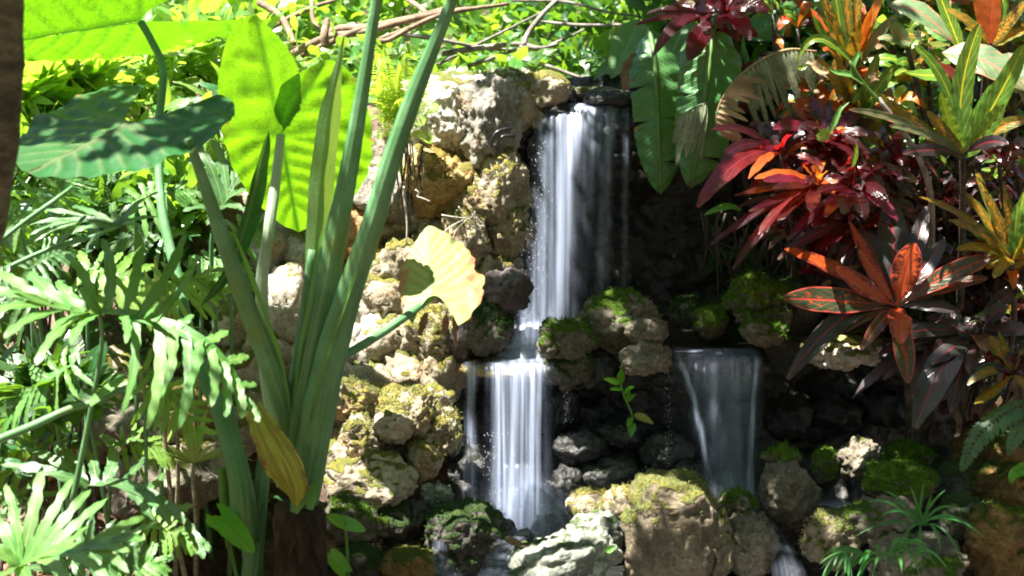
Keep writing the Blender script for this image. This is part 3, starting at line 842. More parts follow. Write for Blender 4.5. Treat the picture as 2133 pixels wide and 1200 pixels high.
# ================================================================== WATER
def water_mat(name, base, rough, bump, scale, stretch=(1, 1, 1), alpha=None):
    k = NT(name)
    co = k.n("TexCoord", out=3)
    mp = k.n("Mapping", {0: co, 3: stretch})
    h = k.noise(mp, scale, 4, .6, .8)
    bp = k.n("Bump", {"Height": h, "Strength": bump, "Distance": .02})
    pr = k.n("BsdfPrincipled", {"Base Color": base, "Roughness": rough, "Normal": bp, "Specular IOR Level": .5, "IOR": 1.33})
    gl = k.n("BsdfGlossy", {"Color": (.9, .95, 1), "Roughness": rough, "Normal": bp})
    fr = k.n("Fresnel", {"IOR": 1.33, "Normal": bp})
    s = k.n("MixShader", {0: fr, 1: pr, 2: gl})
    return k.done(s)


MAT['pool'] = water_mat('pool_water', (.025, .023, .018), .10, .8, 14)
MAT['stream'] = water_mat('stream_water', (.02, .022, .02), .12, 1.0, 18)


def fall_mat(name, tint, streak=1.0):
    """silky falling water: 'dens' says how much water, fine streaks run down it"""
    k = NT(name)
    uv = k.n("UVMap")
    sep = k.t.nodes.new("ShaderNodeSeparateXYZ"); k.t.links.new(uv, sep.inputs[0])
    d = k.n("Attribute", out=2, attribute_name="dens")
    v1 = k.n("CombineXYZ", {0: k.math('MULTIPLY', sep.outputs[0], 17.0), 1: k.math('MULTIPLY', sep.outputs[1], 1.3), 2: 0.0})
    v2 = k.n("CombineXYZ", {0: k.math('MULTIPLY', sep.outputs[0], 60.0), 1: k.math('MULTIPLY', sep.outputs[1], 3.0), 2: 3.0})
    a = k.ramp(k.noise(v1, 1.0, 3, .6), .3, .7, .62, 1.12)
    b = k.ramp(k.noise(v2, 1.0, 2, .6), .3, .72, .93, 1.05)
    al = k.math('MULTIPLY', d, k.math('MULTIPLY', a, b), clamp=True)
    al = k.math('MULTIPLY', al, streak, clamp=True)
    df = k.n("BsdfDiffuse", {"Color": tint})
    tl = k.n("BsdfTranslucent", {"Color": tint})
    gl = k.n("BsdfGlossy", {"Color": (.9, .95, 1), "Roughness": .35})
    s = k.n("MixShader", {0: .5, 1: df, 2: tl})
    s = k.n("MixShader", {0: .15, 1: s, 2: gl})
    tr = k.n("BsdfTransparent", {"Color": (1, 1, 1)})
    return k.done(k.n("MixShader", {0: al, 1: tr, 2: s}))


MAT['fall'] = fall_mat('falling_water', (.60, .69, .93))
kk = NT('water_drop')
MAT['drop'] = kk.done(kk.n("BsdfPrincipled", {"Base Color": (.75, .8, .9), "Roughness": .08, "Specular IOR Level": .8}))

zP = P(1050, 750, 6.5)[2]


def water_sheet(name, outline, z, mat, label, n=60):
    xs = [o[0] for o in outline]; ys = [o[1] for o in outline]
    X, Yv = np.meshgrid(np.linspace(min(xs), max(xs), n), np.linspace(min(ys), max(ys), n), indexing='ij')
    pts = np.stack([X.ravel() * 5, Yv.ravel() * 5, 0 * X.ravel()], -1)
    Z = z + .004 * fbm(pts * 2.2, 3)
    o = ob(name, np.stack([X.ravel(), Yv.ravel(), Z], -1), grid_faces(n, n)[:, ::-1], MAT[mat])
    tag(o, label, kind="structure")
    return o


water_sheet("water", [(P(1385, 740, 6.5)[0], 6.52), (P(1600, 700, 6.6)[0], 7.9)], zP + .006, 'pool', "shallow dark water on the ledge of the right lower waterfall")
water_sheet("water", [(P(965, 740, 6.5)[0], 6.53), (P(1150, 700, 6.6)[0], 7.6)], zP + .010, 'pool', "shallow pool at the foot of the upper waterfall")
water_sheet("stream", [(-.75, 4.6), (2.6, 6.95)], -.56, 'stream', "dark stream running between the front boulders", 100)


def key(t, ks, vs):
    return np.interp(t, ks, vs)


KT = [0, .12, .3, .55, .8, 1]


def fall_sheet(name, parent, x0, x1, y0, y1, Y0, out, bands, n=90, m=70, seed=0, back=0.0, gain=1.0, lipn=5, lip=.10):
    s = np.linspace(0, 1, n); t = np.linspace(0, 1, m)
    Sx, Tt = np.meshgrid(s, t, indexing='ij')
    X = x0 + (x1 - x0) * Sx
    dens = np.zeros_like(X)
    for xc, w, st in bands:
        xc = key(Tt, KT, xc); w = key(Tt, KT, w); st = key(Tt, KT, st)
        dens = np.maximum(dens, st * np.exp(-np.abs((X - xc) / w) ** 2.2)) + .14 * st * np.exp(-((X - xc) / (w * 1.5)) ** 2)
    q = np.stack([X.ravel() * .035 + seed, Tt.ravel() * 1.3, 0 * X.ravel() + seed], -1)
    nz = fbm(q, 3).reshape(X.shape)
    dens = np.clip(dens * (1 + .45 * nz) * gain * .88, 0, .93)
    edge = np.clip(np.minimum(Sx, 1 - Sx) * 12, 0, 1)
    dens = dens * edge
    V = np.zeros((n, m, 3))
    rip = .012 * fbm(np.stack([X.ravel() * .09 + seed, Tt.ravel() * .8, 0 * X.ravel()], -1), 2).reshape(X.shape)
    for j in range(m):
        Y = Y0 - out * math.sqrt(t[j]) + back
        a = P(x0, y0 + (y1 - y0) * t[j], Y); b = P(x1, y0 + (y1 - y0) * t[j], Y)
        V[:, j] = a + (b - a) * s[:, None]
        V[:, j, 1] += rip[:, j]
    # the first rows run back over the lip
    L = V[:, :1] + np.linspace(1, 0, lipn, endpoint=False)[None, :, None] * np.array([0, lip, .004])
    V = np.concatenate([L, V], 1)
    dens = np.concatenate([np.repeat(dens[:, :1] * .6, lipn, 1), dens], 1)
    uvv = np.stack([np.repeat(s, m + lipn), np.tile(np.concatenate([np.zeros(lipn), t]), n)], -1)
    return ob(name, V.reshape(-1, 3), grid_faces(n, m + lipn), MAT['fall'], parent, uv=uvv, attrs={'dens': dens.ravel()})


def drops(name, parent, pts, r):
    """many small drops as one mesh"""
    V0, F0 = ico(1)
    V = (np.asarray(pts)[:, None, :] + V0[None] * np.asarray(r)[:, None, None] * np.array([.8, .8, 1.7])).reshape(-1, 3)
    F = (np.arange(len(pts))[:, None, None] * len(V0) + F0[None]).reshape(-1, 3)
    o = ob(name, V, F, MAT['drop'], parent)
    o["kind"] = "stuff"
    return o


def puff(name, parent, px, py, Y, rx, ry, dens, seed):
    """a low dome of blurred splash"""
    n, m = 40, 20
    th = np.linspace(0, 2 * math.pi, n); ph = np.linspace(0, 1, m)
    TH, PH = np.meshgrid(th, ph, indexing='ij')
    c = P(px, py, Y); a = M(rx, Y); b = M(ry, Y)
    q = np.stack([np.cos(TH).ravel() * 2 + seed, np.sin(TH).ravel() * 2, PH.ravel() * 3], -1)
    nz = fbm(q, 3).reshape(TH.shape)
    rr = np.sin(PH * math.pi / 2) * (1 + .2 * nz)
    V = c + np.stack([np.cos(TH) * rr * a, np.sin(TH) * rr * a * .8, np.cos(PH * math.pi / 2) * b * (1 + .2 * nz)], -1)
    d = dens * np.sin(math.pi * PH) ** 1.5 * np.clip(1 + .8 * nz, 0, 1.6)
    uv = np.stack([TH.ravel() / 9, PH.ravel() * .4], -1)
    return ob(name, V.reshape(-1, 3), grid_faces(n, m), MAT['fall'], parent, uv=uv, attrs={'dens': d.ravel()})


# ---- upper fall
wf = thing("waterfall", "tall silky upper waterfall dropping from the flat stone lip", "waterfall", P(1180, 715, 7.0))
bands = [([1212, 1190, 1174, 1176, 1164, 1128], [46, 24, 17, 17, 20, 26], [.86, .74, .60, .60, .48, .60]),
         ([1160, 1150, 1142, 1138, 1124, 1098], [16, 18, 24, 26, 32, 34], [.26, .28, .30, .36, .46, .72]),
         ([1240, 1228, 1216, 1200, 1188, 1165], [42, 36, 30, 30, 24, 20], [.42, .18, .09, .06, .09, .12]),
         ([1272, 1268, 1262, 1258, 1250, 1240], [16, 12, 10, 12, 14, 14], [.42, .30, .24, .18, .12, .05]),
         ([1304, 1304, 1302, 1302, 1300, 1300], [6, 5, 5, 5, 5, 5], [.30, .2, .15, .12, .08, 0]),
         ([1128, 1126, 1124, 1120, 1112, 1096], [5, 4, 5, 8, 12, 16], [.55, .45, .25, .3, .3, .4])]
fall_sheet("water_curtain", wf, 1050, 1326, 216, 722, 7.24, .36, bands, seed=2.1, lip=.16)
fall_sheet("water_curtain", wf, 1050, 1326, 222, 722, 7.24, .36, bands, seed=9.4, back=.06, gain=.4, lip=.08)
rg = np.random.default_rng(5)
dp = []
for k in range(170):
    t = rg.uniform(.1, 1) ** .8; x = np.interp(t, KT, [1128, 1126, 1124, 1118, 1104, 1085]) + rg.normal(0, 6 + 14 * t)
    dp.append(P(x, 216 + 506 * t, 7.22 - .35 * math.sqrt(t) - rg.uniform(.0, .08)))
drops("spray", wf, dp, rg.uniform(.0010, .0022, len(dp)))

fall_sheet("splash_veil", wf, 1030, 1180, 660, 740, 6.86, .16, [([1118, 1116, 1112, 1108, 1104, 1102], [22, 26, 30, 32, 36, 40], [0, .25, .5, .8, .95, .7])], n=50, m=30, seed=18.0, lip=.02)
fall_sheet("splash_veil", wf, 1030, 1180, 700, 752, 6.70, .2, [([1104, 1102, 1098, 1094, 1090, 1086], [26, 28, 32, 36, 40, 44], [0, .3, .6, .7, .6, .5])], n=50, m=24, seed=28.0, lip=.02)
# ---- left lower fall
wf1 = thing("waterfall", "bright white lower left waterfall falling from the thin brown ledge", "waterfall", P(1085, 1090, 6.3))
e = np.array
b1 = [([x + (1085 - x) * d + 6 * math.sin(x + 5 * d) for d in (0, .04, .10, .16, .22, .30)], [w, w * .8, w * .9, w, w * 1.15, w * 1.4], [.55 * g, .48 * g, .46 * g, .54 * g, .62 * g, .40 * g]) for x, w, g in ((1040, 13, 1), (1064, 15, .85), (1090, 14, 1.0), (1112, 12, .9), (1128, 8, 1.05))]
b1.append(([1085] * 6, [46, 43, 40, 38, 36, 36], [.34, .26, .22, .28, .36, .25]))
fall_sheet("water_curtain", wf1, 1000, 1160, 757, 1104, 6.40, .20, b1, seed=4.4, lip=.12)
fall_sheet("water_curtain", wf1, 1000, 1160, 760, 1104, 6.40, .20, b1, seed=7.7, back=.05, gain=.6, lip=.06)
fall_sheet("splash_veil", wf1, 960, 1240, 960, 1116, 6.22, .14, [([1085, 1086, 1088, 1092, 1098, 1104], [30, 36, 44, 56, 72, 92], [.0, .12, .25, .38, .45, .30]), ([1070, 1070, 1075, 1090, 1110, 1130], [14, 18, 24, 34, 50, 64], [.0, .1, .2, .3, .3, .2])], n=60, m=40, seed=12.0, lip=.02)
fall_sheet("splash_veil", wf1, 960, 1240, 1010, 1124, 6.14, .12, [([1090, 1092, 1096, 1100, 1108, 1114], [30, 38, 48, 60, 76, 92], [.0, .12, .3, .4, .42, .2])], n=60, m=30, seed=15.0, lip=.02)
dp = [P(rg.normal(1085, 46), 1104 - abs(rg.normal(0, 46)), 6.1 + rg.normal(0, .06)) for k in range(260)] + [P(rg.normal(1030, 22), rg.uniform(900, 1060), 6.28 + rg.normal(0, .04)) for k in range(120)]
drops("spray", wf1, dp, rg.uniform(.0008, .0020, len(dp)))

# ---- thin trickle on its left
wft = thing("waterfall", "thin white trickle left of the lower left waterfall", "waterfall", P(978, 1050, 6.4))
fall_sheet("water_curtain", wft, 940, 1010, 762, 1062, 6.44, .14,
           [([984, 982, 980, 979, 976, 974], [10, 7, 7, 10, 14, 18], [.75, .72, .62, .6, .5, .35]), ([972, 976, 979, 979, 972, 966], [5, 4, 4, 6, 10, 14], [.4, .4, .3, .4, .5, .4])], n=40, seed=3.1)

# ---- right lower fall
wf2 = thing("waterfall", "translucent grey waterfall narrowing as it drops from the right ledge", "waterfall", P(1520, 1020, 6.35))
b2 = [([1414, 1430, 1446, 1462, 1474, 1486], [8, 6, 5.5, 5.5, 5.5, 8], [.70, .62, .55, .48, .42, .6]),
      ([1578, 1574, 1569, 1566, 1564, 1561], [7, 5, 5, 5, 5, 8], [.55, .46, .42, .42, .45, .6]),
      ([1495, 1500, 1508, 1514, 1518, 1524], [70, 60, 50, 44, 38, 36], [.62, .38, .22, .20, .22, .40]),
      ([1470, 1478, 1490, 1500, 1506, 1514], [10, 9, 7, 7, 7, 10], [.55, .40, .28, .22, .22, .3]),
      ([1530, 1532, 1534, 1536, 1536, 1538], [14, 12, 8, 8, 8, 10], [.5, .34, .2, .18, .2, .3])]
fall_sheet("water_curtain", wf2, 1380, 1600, 745, 1030, 6.46, .26, b2, seed=5.9, lip=.20)
fall_sheet("water_curtain", wf2, 1380, 1600, 748, 1030, 6.46, .26, b2, seed=1.9, back=.05, gain=.5, lip=.08)
fall_sheet("splash_veil", wf2, 1430, 1620, 980, 1046, 6.2, .06, [([1524] * 6, [26, 30, 36, 42, 50, 58], [0, .08, .16, .26, .34, .2])], n=40, m=24, seed=22.0, lip=.02)

# ---- dripping threads in the hollow
for lab, x, ya, yb, Y in (("sparse dripping thread of water left of the right lower waterfall", 1392, 770, 985, 6.5), ("fine dripping thread under the angular wet rocks", 1180, 800, 880, 6.5)):
    dr = thing("dripping_water", lab, "water", P(x, yb, Y))
    pts = [P(x + rg.normal(0, 4), rg.uniform(ya, yb), Y + rg.normal(0, .01)) for k in range(70)]
    drops("drop_line", dr, pts, rg.uniform(.0010, .0022, len(pts)))

# ---- rapids between the front boulders
def rapid(label, pts, w, dens, seed):
    t_ = thing("rapid", label, "stream water", P(*pts[0]))
    n, m = 26, 50
    C = spline(PP(*pts), m)
    T = unit(np.gradient(C, axis=0)); Bn = unit(np.cross(T, [0, -.5, .85]))
    ww = np.interp(np.linspace(0, 1, m), np.linspace(0, 1, len(w)), [M(x, 5.9) for x in w])
    s = np.linspace(-1, 1, n)
    V = C[None] + Bn[None] * (s[:, None] * ww[None])[..., None]
    q = np.stack([np.repeat(s * 4.5, m) + seed, np.tile(np.linspace(0, .8, m), n), np.zeros(n * m)], -1)
    nz = fbm(q, 3).reshape(n, m)
    V[..., 2] += .012 * nz
    d = dens * (1 - np.abs(s[:, None]) ** 3) * (1 + .7 * nz)
    uv = np.stack([np.repeat((s + 1) / 2 * .35, m), np.tile(np.linspace(0, 1, m), n)], -1)
    ob("water_veil", V.reshape(-1, 3), grid_faces(n, m), MAT['fall'], t_, uv=uv, attrs={'dens': np.clip(d, 0, .95).ravel()})


rock("boulder", 1044, 1106, 34, 26, 'dark', 6.02, "small black wet stone at the left foot of the left lower waterfall", "rock")
rock("boulder", 1142, 1096, 34, 28, 'dark', 6.12, "small black wet stone at the right foot of the left lower waterfall", "rock")
rock("boulder", 1092, 1118, 24, 16, 'wetgrey', 5.98, "tiny wet stone in the white splash of the left lower waterfall", "rock")
rapid("silky white run of water past the large dark wet boulder", [(935, 1085, 5.85), (915, 1130, 5.7), (925, 1180, 5.5), (960, 1230, 5.35)], [10, 18, 24, 34], .16, 1)
rapid("pale fan of water flowing from the splash to the near edge", [(1085, 1105, 5.95), (1050, 1140, 5.65), (1030, 1190, 5.45), (1010, 1240, 5.3)], [30, 24, 28, 34], .18, 2)
rapid("bluish rippled rapid beside the boulder with warm shadow stripes", [(1600, 1085, 5.85), (1622, 1130, 5.65), (1640, 1180, 5.5), (1655, 1240, 5.35)], [12, 24, 34, 44], .07, 3)
rapid("small grey water gap behind the round tan boulder", [(1700, 1050, 6.1), (1740, 1052, 6.0), (1790, 1060, 5.95)], [14, 18, 14], .2, 4)

# ================================================================== PLANT HELPERS
def lf(parent, b, t, w, mat, up=0.0, fw=0.0, side=0.0, kind='spoon', fold=.22, ruf=.06, rf=4.0, n=13, m=4, nrm=(-.15, -.75, .65), name='leaf', teeth=0.0, curl=.1, twist=0.0, label=None):
    """leaf blade between two seen points; w half width in pixels; up/fw/side bow the blade (pixels up, towards the camera, right)"""
    Y = .5 * (b[2] + t[2])
    B0, T0 = P(*b), P(*t)
    V, F, U = strap(B0, T0, M(w, Y), (M(side, Y), -M(fw, Y), M(up, Y)), nrm, fold, n, m, kind, ruf, rf, twist, teeth, curl)
    o = ob(name, V, F, MAT[mat], parent, uv=U)
    if label: o["label"] = label
    return o


def stem(parent, pts, w, mat, name='stem', seg=8, n=None, bump=0.0, world=False):
    C = np.asarray(pts, float) if world else PP(*pts)
    Y = C[:, 1].mean()
    r = [M(x, Y) for x in w] if isinstance(w, (list, tuple)) else M(w, Y)
    V, F, U = tube(C, r, n, seg, bump)
    return ob(name, V, F, MAT[mat], parent, uv=U)


def pleaf(parent, spine_px, lobes, mat, web=9, name='leaf', ruf=.15, nrm=(-.1, -.6, .8), teeth=.15, lift=.05):
    """deeply cut philodendron leaf: a spine with lobes (t on spine, tip px, py, Y, half width px)"""
    C = spline(PP(*spine_px), 40)
    T = unit(np.gradient(C, axis=0))
    Y = C[:, 1].mean()
    parts = []
    V, F, U = strap(C[0], C[-1], M(web, Y), nrm=nrm, n=24, m=4, kind='lance', pts=PP(*spine_px), fold=.15, ruf=.1)
    parts.append((V, F, U))
    for (t, x, y, Yt, w) in lobes:
        k = int(np.clip(t, 0, 1) * 39)
        b = C[k]; e = P(x, y, Yt)
        L = np.linalg.norm(e - b)
        arch = T[k] * .16 * L + np.array([0, -.25, 1.0]) * lift * L * 2
        V, F, U = strap(b, e, M(w * .84, Yt), arch, np.array(nrm) + RNG.normal(size=3) * .12, .16, 24, 4, 'lobe', ruf, 2.2, teeth=teeth, curl=.12, twist=RNG.uniform(-.35, .35))
        parts.append((V, F, U))
    V, F, U = join(parts)
    return ob(name, V, F, MAT[mat], parent, uv=U)


def frond(parent, spine, npair, plen, pw, mat, droop=.3, name='frond', taper=True, fwd=.35, nrm=(0, -.6, .8), px=True, both=True, hang=0.0, kind='lance', seg=5):
    """pinnate frond: leaflets along a curved midrib, one mesh"""
    Cw = PP(*spine) if px else np.asarray(spine, float)
    n = npair * 2 + 6
    C = spline(Cw, n)
    T = unit(np.gradient(C, axis=0)); S = unit(np.cross(T, nrm)); N = np.cross(S, T)
    Y = C[:, 1].mean()
    L, W = (M(plen, Y), M(pw, Y)) if px else (plen, pw)
    parts = [tube(Cw, [W * .35, W * .12], n, 5)]
    for i in range(2, n - 1):
        f = i / (n - 1)
        l = L * (math.sin(math.pi * min(1, (f * .92 + .08)) ** .8) ** .7 if taper else 1 - .35 * f)
        for sd in ((-1, 1) if both else (1,)):
            jt = random.uniform(-.12, .12)
            d = unit(S[i] * sd + T[i] * (fwd + jt) + np.array([0, 0, -hang]))
            e = C[i] + d * l + np.array([0, 0, -droop * l])
            parts.append(strap(C[i], e, W, N[i] * .12 * l, N[i] + 1e-3, .1, seg, 2, kind, curl=.1))
    V, F, U = join(parts)
    return ob(name, V, F, MAT[mat], parent, uv=U)


_tmpl = {}


def leaf_template(shape, mat):
    if (shape, mat) in _tmpl: return _tmpl[shape, mat]
    if shape == 'palmate':
        ps = []
        for a in (-1.9, -1.2, -.6, 0, .6, 1.2, 1.9):
            l = 1 - .16 * abs(a)
            ps.append(strap((0, 0, 0), (l * math.cos(a), l * math.sin(a), -.08 * abs(a)), .11, (0, 0, .12), (0, 0, 1), .2, 8, 2, 'ovate'))
        V, F, U = join(ps)
    else:
        w, k, dr = {'lance': (.15, 'lance', .25), 'ovate': (.27, 'ovate', .15), 'strap': (.075, 'strap', .45), 'round': (.36, 'ovate', .1)}[shape]
        V, F, U = strap((0, 0, 0), (1, 0, -dr), w, (0, 0, dr * .8), (0, 0, 1), .2, 8, 4, k, ruf=.08, rf=2, curl=.15)
    me = mesh_data('leaf', V, F, U, mats=[MAT[mat]])
    _tmpl[shape, mat] = (me, V, F, U)
    return _tmpl[shape, mat]


def frame(d, up):
    x = unit(d); y = unit(np.cross(up, x)); z = np.cross(x, y)
    return x, y, z


def shrub(name, label, px, py, Y, rx, ry, depth, n, size, shape, mat, fill=1.5, up=.6, group=None, cat='shrub', stems=5, seed=0, rate=None, toward=.9):
    """a bush: stems, leaves one by one on the side that shows, and the inner leaves joined"""
    rg = np.random.default_rng(seed + 11)
    c = P(px, py, Y); a, b = M(rx, Y), M(ry, Y)
    g = height(c[0], c[1]) - .05
    root = thing(name, label, cat, (c[0], c[1], float(g)), group)
    loc = np.array(root.location)
    me, TV, TF, TU = leaf_template(shape, mat)
    ph = rg.uniform(0, 30, 3)

    def sample(k, inner):
        out = []
        while len(out) < k:
            d = unit(rg.normal(size=3))
            if not inner and d[1] > .25: d[1] *= -1
            r = rg.uniform(.2, .85) if inner else rg.uniform(.62, 1.05)
            r *= 1 + .35 * float(pnoise((d * 2.2 + ph)[None])[0])
            p = c + d * r * np.array([a, depth, b])
            dr = unit(d * np.array([.8, toward, .5]) + np.array([0, 0, up]) + rg.normal(size=3) * .55)
            nr = unit(np.array([rg.normal() * .5, rg.normal() * .5 - .35, 1.0]))
            x, y, z = frame(dr, nr)
            out.append((p, np.stack([x, y, z], 1) * (size * rg.uniform(.5, 1.35))))
        return out
    for p, m3 in sample(n, False):
        o = bpy.data.objects.new('leaf', me); COL.objects.link(o)
        o.parent = root
        mt = Matrix(m3.tolist()).to_4x4(); mt.translation = Vector(p - loc)
        o.matrix_local = mt
    k = int(n * fill)
    if k:
        V = np.concatenate([TV @ m3.T + p for p, m3 in sample(k, True)])
        F = (np.arange(k)[:, None, None] * len(TV) + TF[None]).reshape(-1, 4)
        U = np.tile(TU, (k, 1))
        o = ob('foliage', V, F, MAT[mat], root, uv=U); o["kind"] = "stuff"
    for i in range(stems):
        e = c + unit(rg.normal(size=3)) * np.array([a, depth, b]) * .6
        s = loc + np.array([rg.normal() * .06, rg.normal() * .06, 0])
        stem(root, [s, (s + e) / 2 + rg.normal(size=3) * .06, e], [5, 2], 'darktwig', world=True, seg=6)
    return root


def base_of(px, py, Y):
    p = P(px, py, Y)
    return np.array([p[0], p[1], float(height(p[0], p[1]))])


# ================================================================== TREES
pt = thing("palm_tree", "thick brown fibrous trunk cut off by the photo's left edge", "tree", base_of(-110, 1100, 4.25))
stem(pt, [(-12, -1500, 4.2), (-14, -700, 4.2), (-14, 0, 4.22), (-20, 220, 4.22), (-32, 350, 4.22), (-58, 490, 4.23), (-85, 700, 4.24), (-100, 1000, 4.25), (-110, 1560, 4.25)], [50, 56, 62, 62, 61, 61, 64, 68, 80], 'bark', 'trunk', 20, 90, .10)
crown_c = P(-12, -1500, 4.2)
for a, l in ((2.38, .8), (3.4, 1), (3.9, 1), (4.5, 1), (5.1, 1), (5.7, 1)):
    d = np.array([math.cos(a), math.sin(a), 0]) * l
    frond(pt, [crown_c, crown_c + d * .7 + [0, 0, .35], crown_c + d * 1.4 + [0, 0, .1]], 14, .34, .016, 'bushdeep', .25, px=False, seg=4)

# the broad tree overhead, out of view, crown shaped to shade the right half of the garden
SHADE = [(1420, 430, 7.5, .72, 1.0), (1280, 300, 7.3, .30, .7), (1400, 690, 6.65, .62, 1.0), (1230, 500, 7.1, .24, .6), (1230, 860, 6.5, .45, 1.0), (1500, 880, 6.5, .5, 1.0), (1800, 1000, 6.1, .62, 1.0), (1560, 1080, 5.9, .34, 1.0), (2050, 1040, 6.0, .5, 1.0),
         (1800, 820, 6.7, .5, 1.0), (2000, 720, 6.4, .42, .85), (1650, 560, 7.0, .42, .9), (1950, 560, 6.5, .34, .45), (1430, 280, 7.0, .3, .3), (1700, 350, 6.6, .42, .14), (2000, 250, 6.5, .5, .22), (1780, 100, 7.2, .5, .28),
         (975, 1100, 5.85, .27, 1.0), (190, 230, 5.4, .28, .72), (400, 190, 5.25, .24, .75), (300, 265, 5.15, .18, .4), (1010, 690, 6.55, .16, .9), (1050, 600, 6.6, .14, .7), (900, 960, 6.3, .1, .6), (1395, 1130, 5.65, .24, .75), (1880, 1150, 5.6, .4, .85), (1080, 930, 6.4, .22, .4), (330, 900, 6.7, .5, .5), (150, 860, 6.6, .4, .45), (330, 1010, 6.5, .4, .4), (1650, 60, 8.4, .7, .9), (1950, 60, 8.4, .8, .85), (1800, 300, 7.7, .7, .85), (2080, 450, 7.2, .6, .8), (1400, 60, 8.8, .5, .8), (1560, 200, 7.8, .5, .85)]
LIT = [(1330, 1010, 5.65, .10), (1420, 1010, 5.65, .07), (1470, 1060, 5.65, .05), (1180, 1150, 5.5, .26), (1735, 722, 6.5, .12), (1690, 625, 6.2, .10), (1880, 560, 6.2, .09), (1820, 600, 6.2, .07), (1870, 680, 6.2, .06), (1740, 420, 6.3, .12), (1800, 380, 6.3, .09),
       (1560, 340, 6.3, .09), (1530, 275, 6.4, .08), (1640, 370, 6.3, .07), (1550, 70, 6.9, .07), (1610, 75, 6.8, .08), (1930, 40, 6.9, .12), (2010, 180, 6.4, .16), (1930, 150, 6.5, .10), (1700, 90, 6.8, .1), (1440, 90, 6.9, .07), (1385, 150, 7.1, .06), (1110, 720, 6.8, .10), (1730, 1110, 5.6, .07), (1770, 1140, 5.6, .04), (2090, 420, 6.4, .1), (1500, 180, 6.8, .09),
       (1205, 240, 7.25, .1), (1195, 235, 7.2, .12), (1175, 310, 7.1, .12), (1170, 380, 7.05, .12), (1165, 450, 7.0, .12), (1150, 530, 6.97, .12), (1135, 610, 6.93, .12), (1110, 690, 6.9, .13), (1085, 800, 6.35, .13), (1085, 900, 6.3, .12), (1085, 1000, 6.25, .13), (1440, 1100, 5.58, .05), (1340, 1060, 5.6, .05), (1460, 1150, 5.6, .05), (1790, 520, 6.2, .05), (1700, 620, 6.1, .12), (1890, 560, 6.2, .10), (1800, 560, 6.2, .08), (1990, 560, 6.2, .07), (1700, 300, 6.5, .06), (600, 330, 5.78, .28), (560, 150, 5.5, .2), (520, 230, 5.6, .16), (700, 260, 5.68, .24), (80, 60, 6.5, .3), (260, 60, 6.5, .3), (440, 40, 6.6, .3), (1190, 908, 6.5, .07), (1390, 930, 6.6, .06), (800, 870, 6.3, .2), (910, 880, 6.2, .16), (1640, 330, 6.3, .1), (1750, 130, 6.9, .16), (1850, 90, 7.0, .2), (2000, 90, 6.7, .22), (2090, 150, 6.5, .16), (1640, 60, 7.2, .12), (1940, 330, 6.4, .1), (1800, 210, 6.8, .12), (1560, 380, 6.25, .1), (1700, 460, 6.2, .1), (2100, 480, 6.2, .12), (2030, 260, 6.3, .16), (1480, 60, 6.9, .12), (1760, 260, 6.4, .1), (1085, 1060, 6.2, .1)]
sh = thing("shade_tree", "unseen tall tree above the garden with a crown shaped to cast the shade", "tree", (3.9, 7.6, float(height(3.9, 7.6))))
sC = np.array([P(*s[:3]) for s in SHADE]); sR = np.array([s[3] for s in SHADE]); sP = np.array([s[4] for s in SHADE])
lC = np.array([P(*s[:3]) for s in LIT]); lR = np.array([s[3] for s in LIT])
rg = np.random.default_rng(21)
N = 44000
cand = np.stack([rg.uniform(-4.2, 2.8, N), rg.uniform(4.4, 9.0, N), rg.uniform(3.5, 5.0, N)], -1)


def ray_d(c, q):
    w = q[None] - c[:, None]
    w = w - (w @ SUN)[..., None] * SUN
    return np.linalg.norm(w, axis=-1)


ds = ray_d(cand, sC); dl = ray_d(cand, lC)
prob = np.max(np.where(ds < sR, sP, 0), axis=1)
keep = (rg.uniform(size=N) < prob * .62) & ~np.any(dl < lR + .035, axis=1)  # leaves kept where shade is wanted, gaps left over sunlit spots
cand = cand[keep]
me, TV, TF, TU = leaf_template('ovate', 'bushdeep')
Vs = []
for p in cand:
    x, y, z = frame(unit(rg.normal(size=3) * [1, 1, .4]), unit([rg.normal() * .35, rg.normal() * .35, 1]))
    Vs.append(TV @ (np.stack([x, y, z], 1) * rg.uniform(.09, .15)).T + p)
k = len(Vs)
o = ob('crown', np.concatenate(Vs), (np.arange(k)[:, None, None] * len(TV) + TF[None]).reshape(-1, 4), MAT['bushdeep'], sh, uv=np.tile(TU, (k, 1))); o["kind"] = "stuff"
tb = np.array([3.9, 7.6, float(height(3.9, 7.6)) - .3])
stem(sh, [tb, tb + [-.1, 0, 1.6], tb + [-.25, 0, 3.2], tb + [-.8, -.2, 4.0]], [46, 40, 34, 26], 'bark', 'trunk', 14, 40, .1, True)
for i, (x, y, z) in enumerate(((2.0, 6.4, 4.5), (1.4, 7.4, 4.7), (.3, 6.6, 4.6), (-.8, 6.3, 4.5), (1.2, 5.6, 4.4), (2.4, 7.6, 4.8), (-1.8, 6.0, 4.5))):
    s0 = tb + [-.8, -.2, 3.9]
    e0 = np.array([x, y, z])
    stem(sh, [s0, s0 * .6 + e0 * .4 + [0, 0, .35], e0], [20, 6], 'bark', 'limb', 8, 16, .05, True)

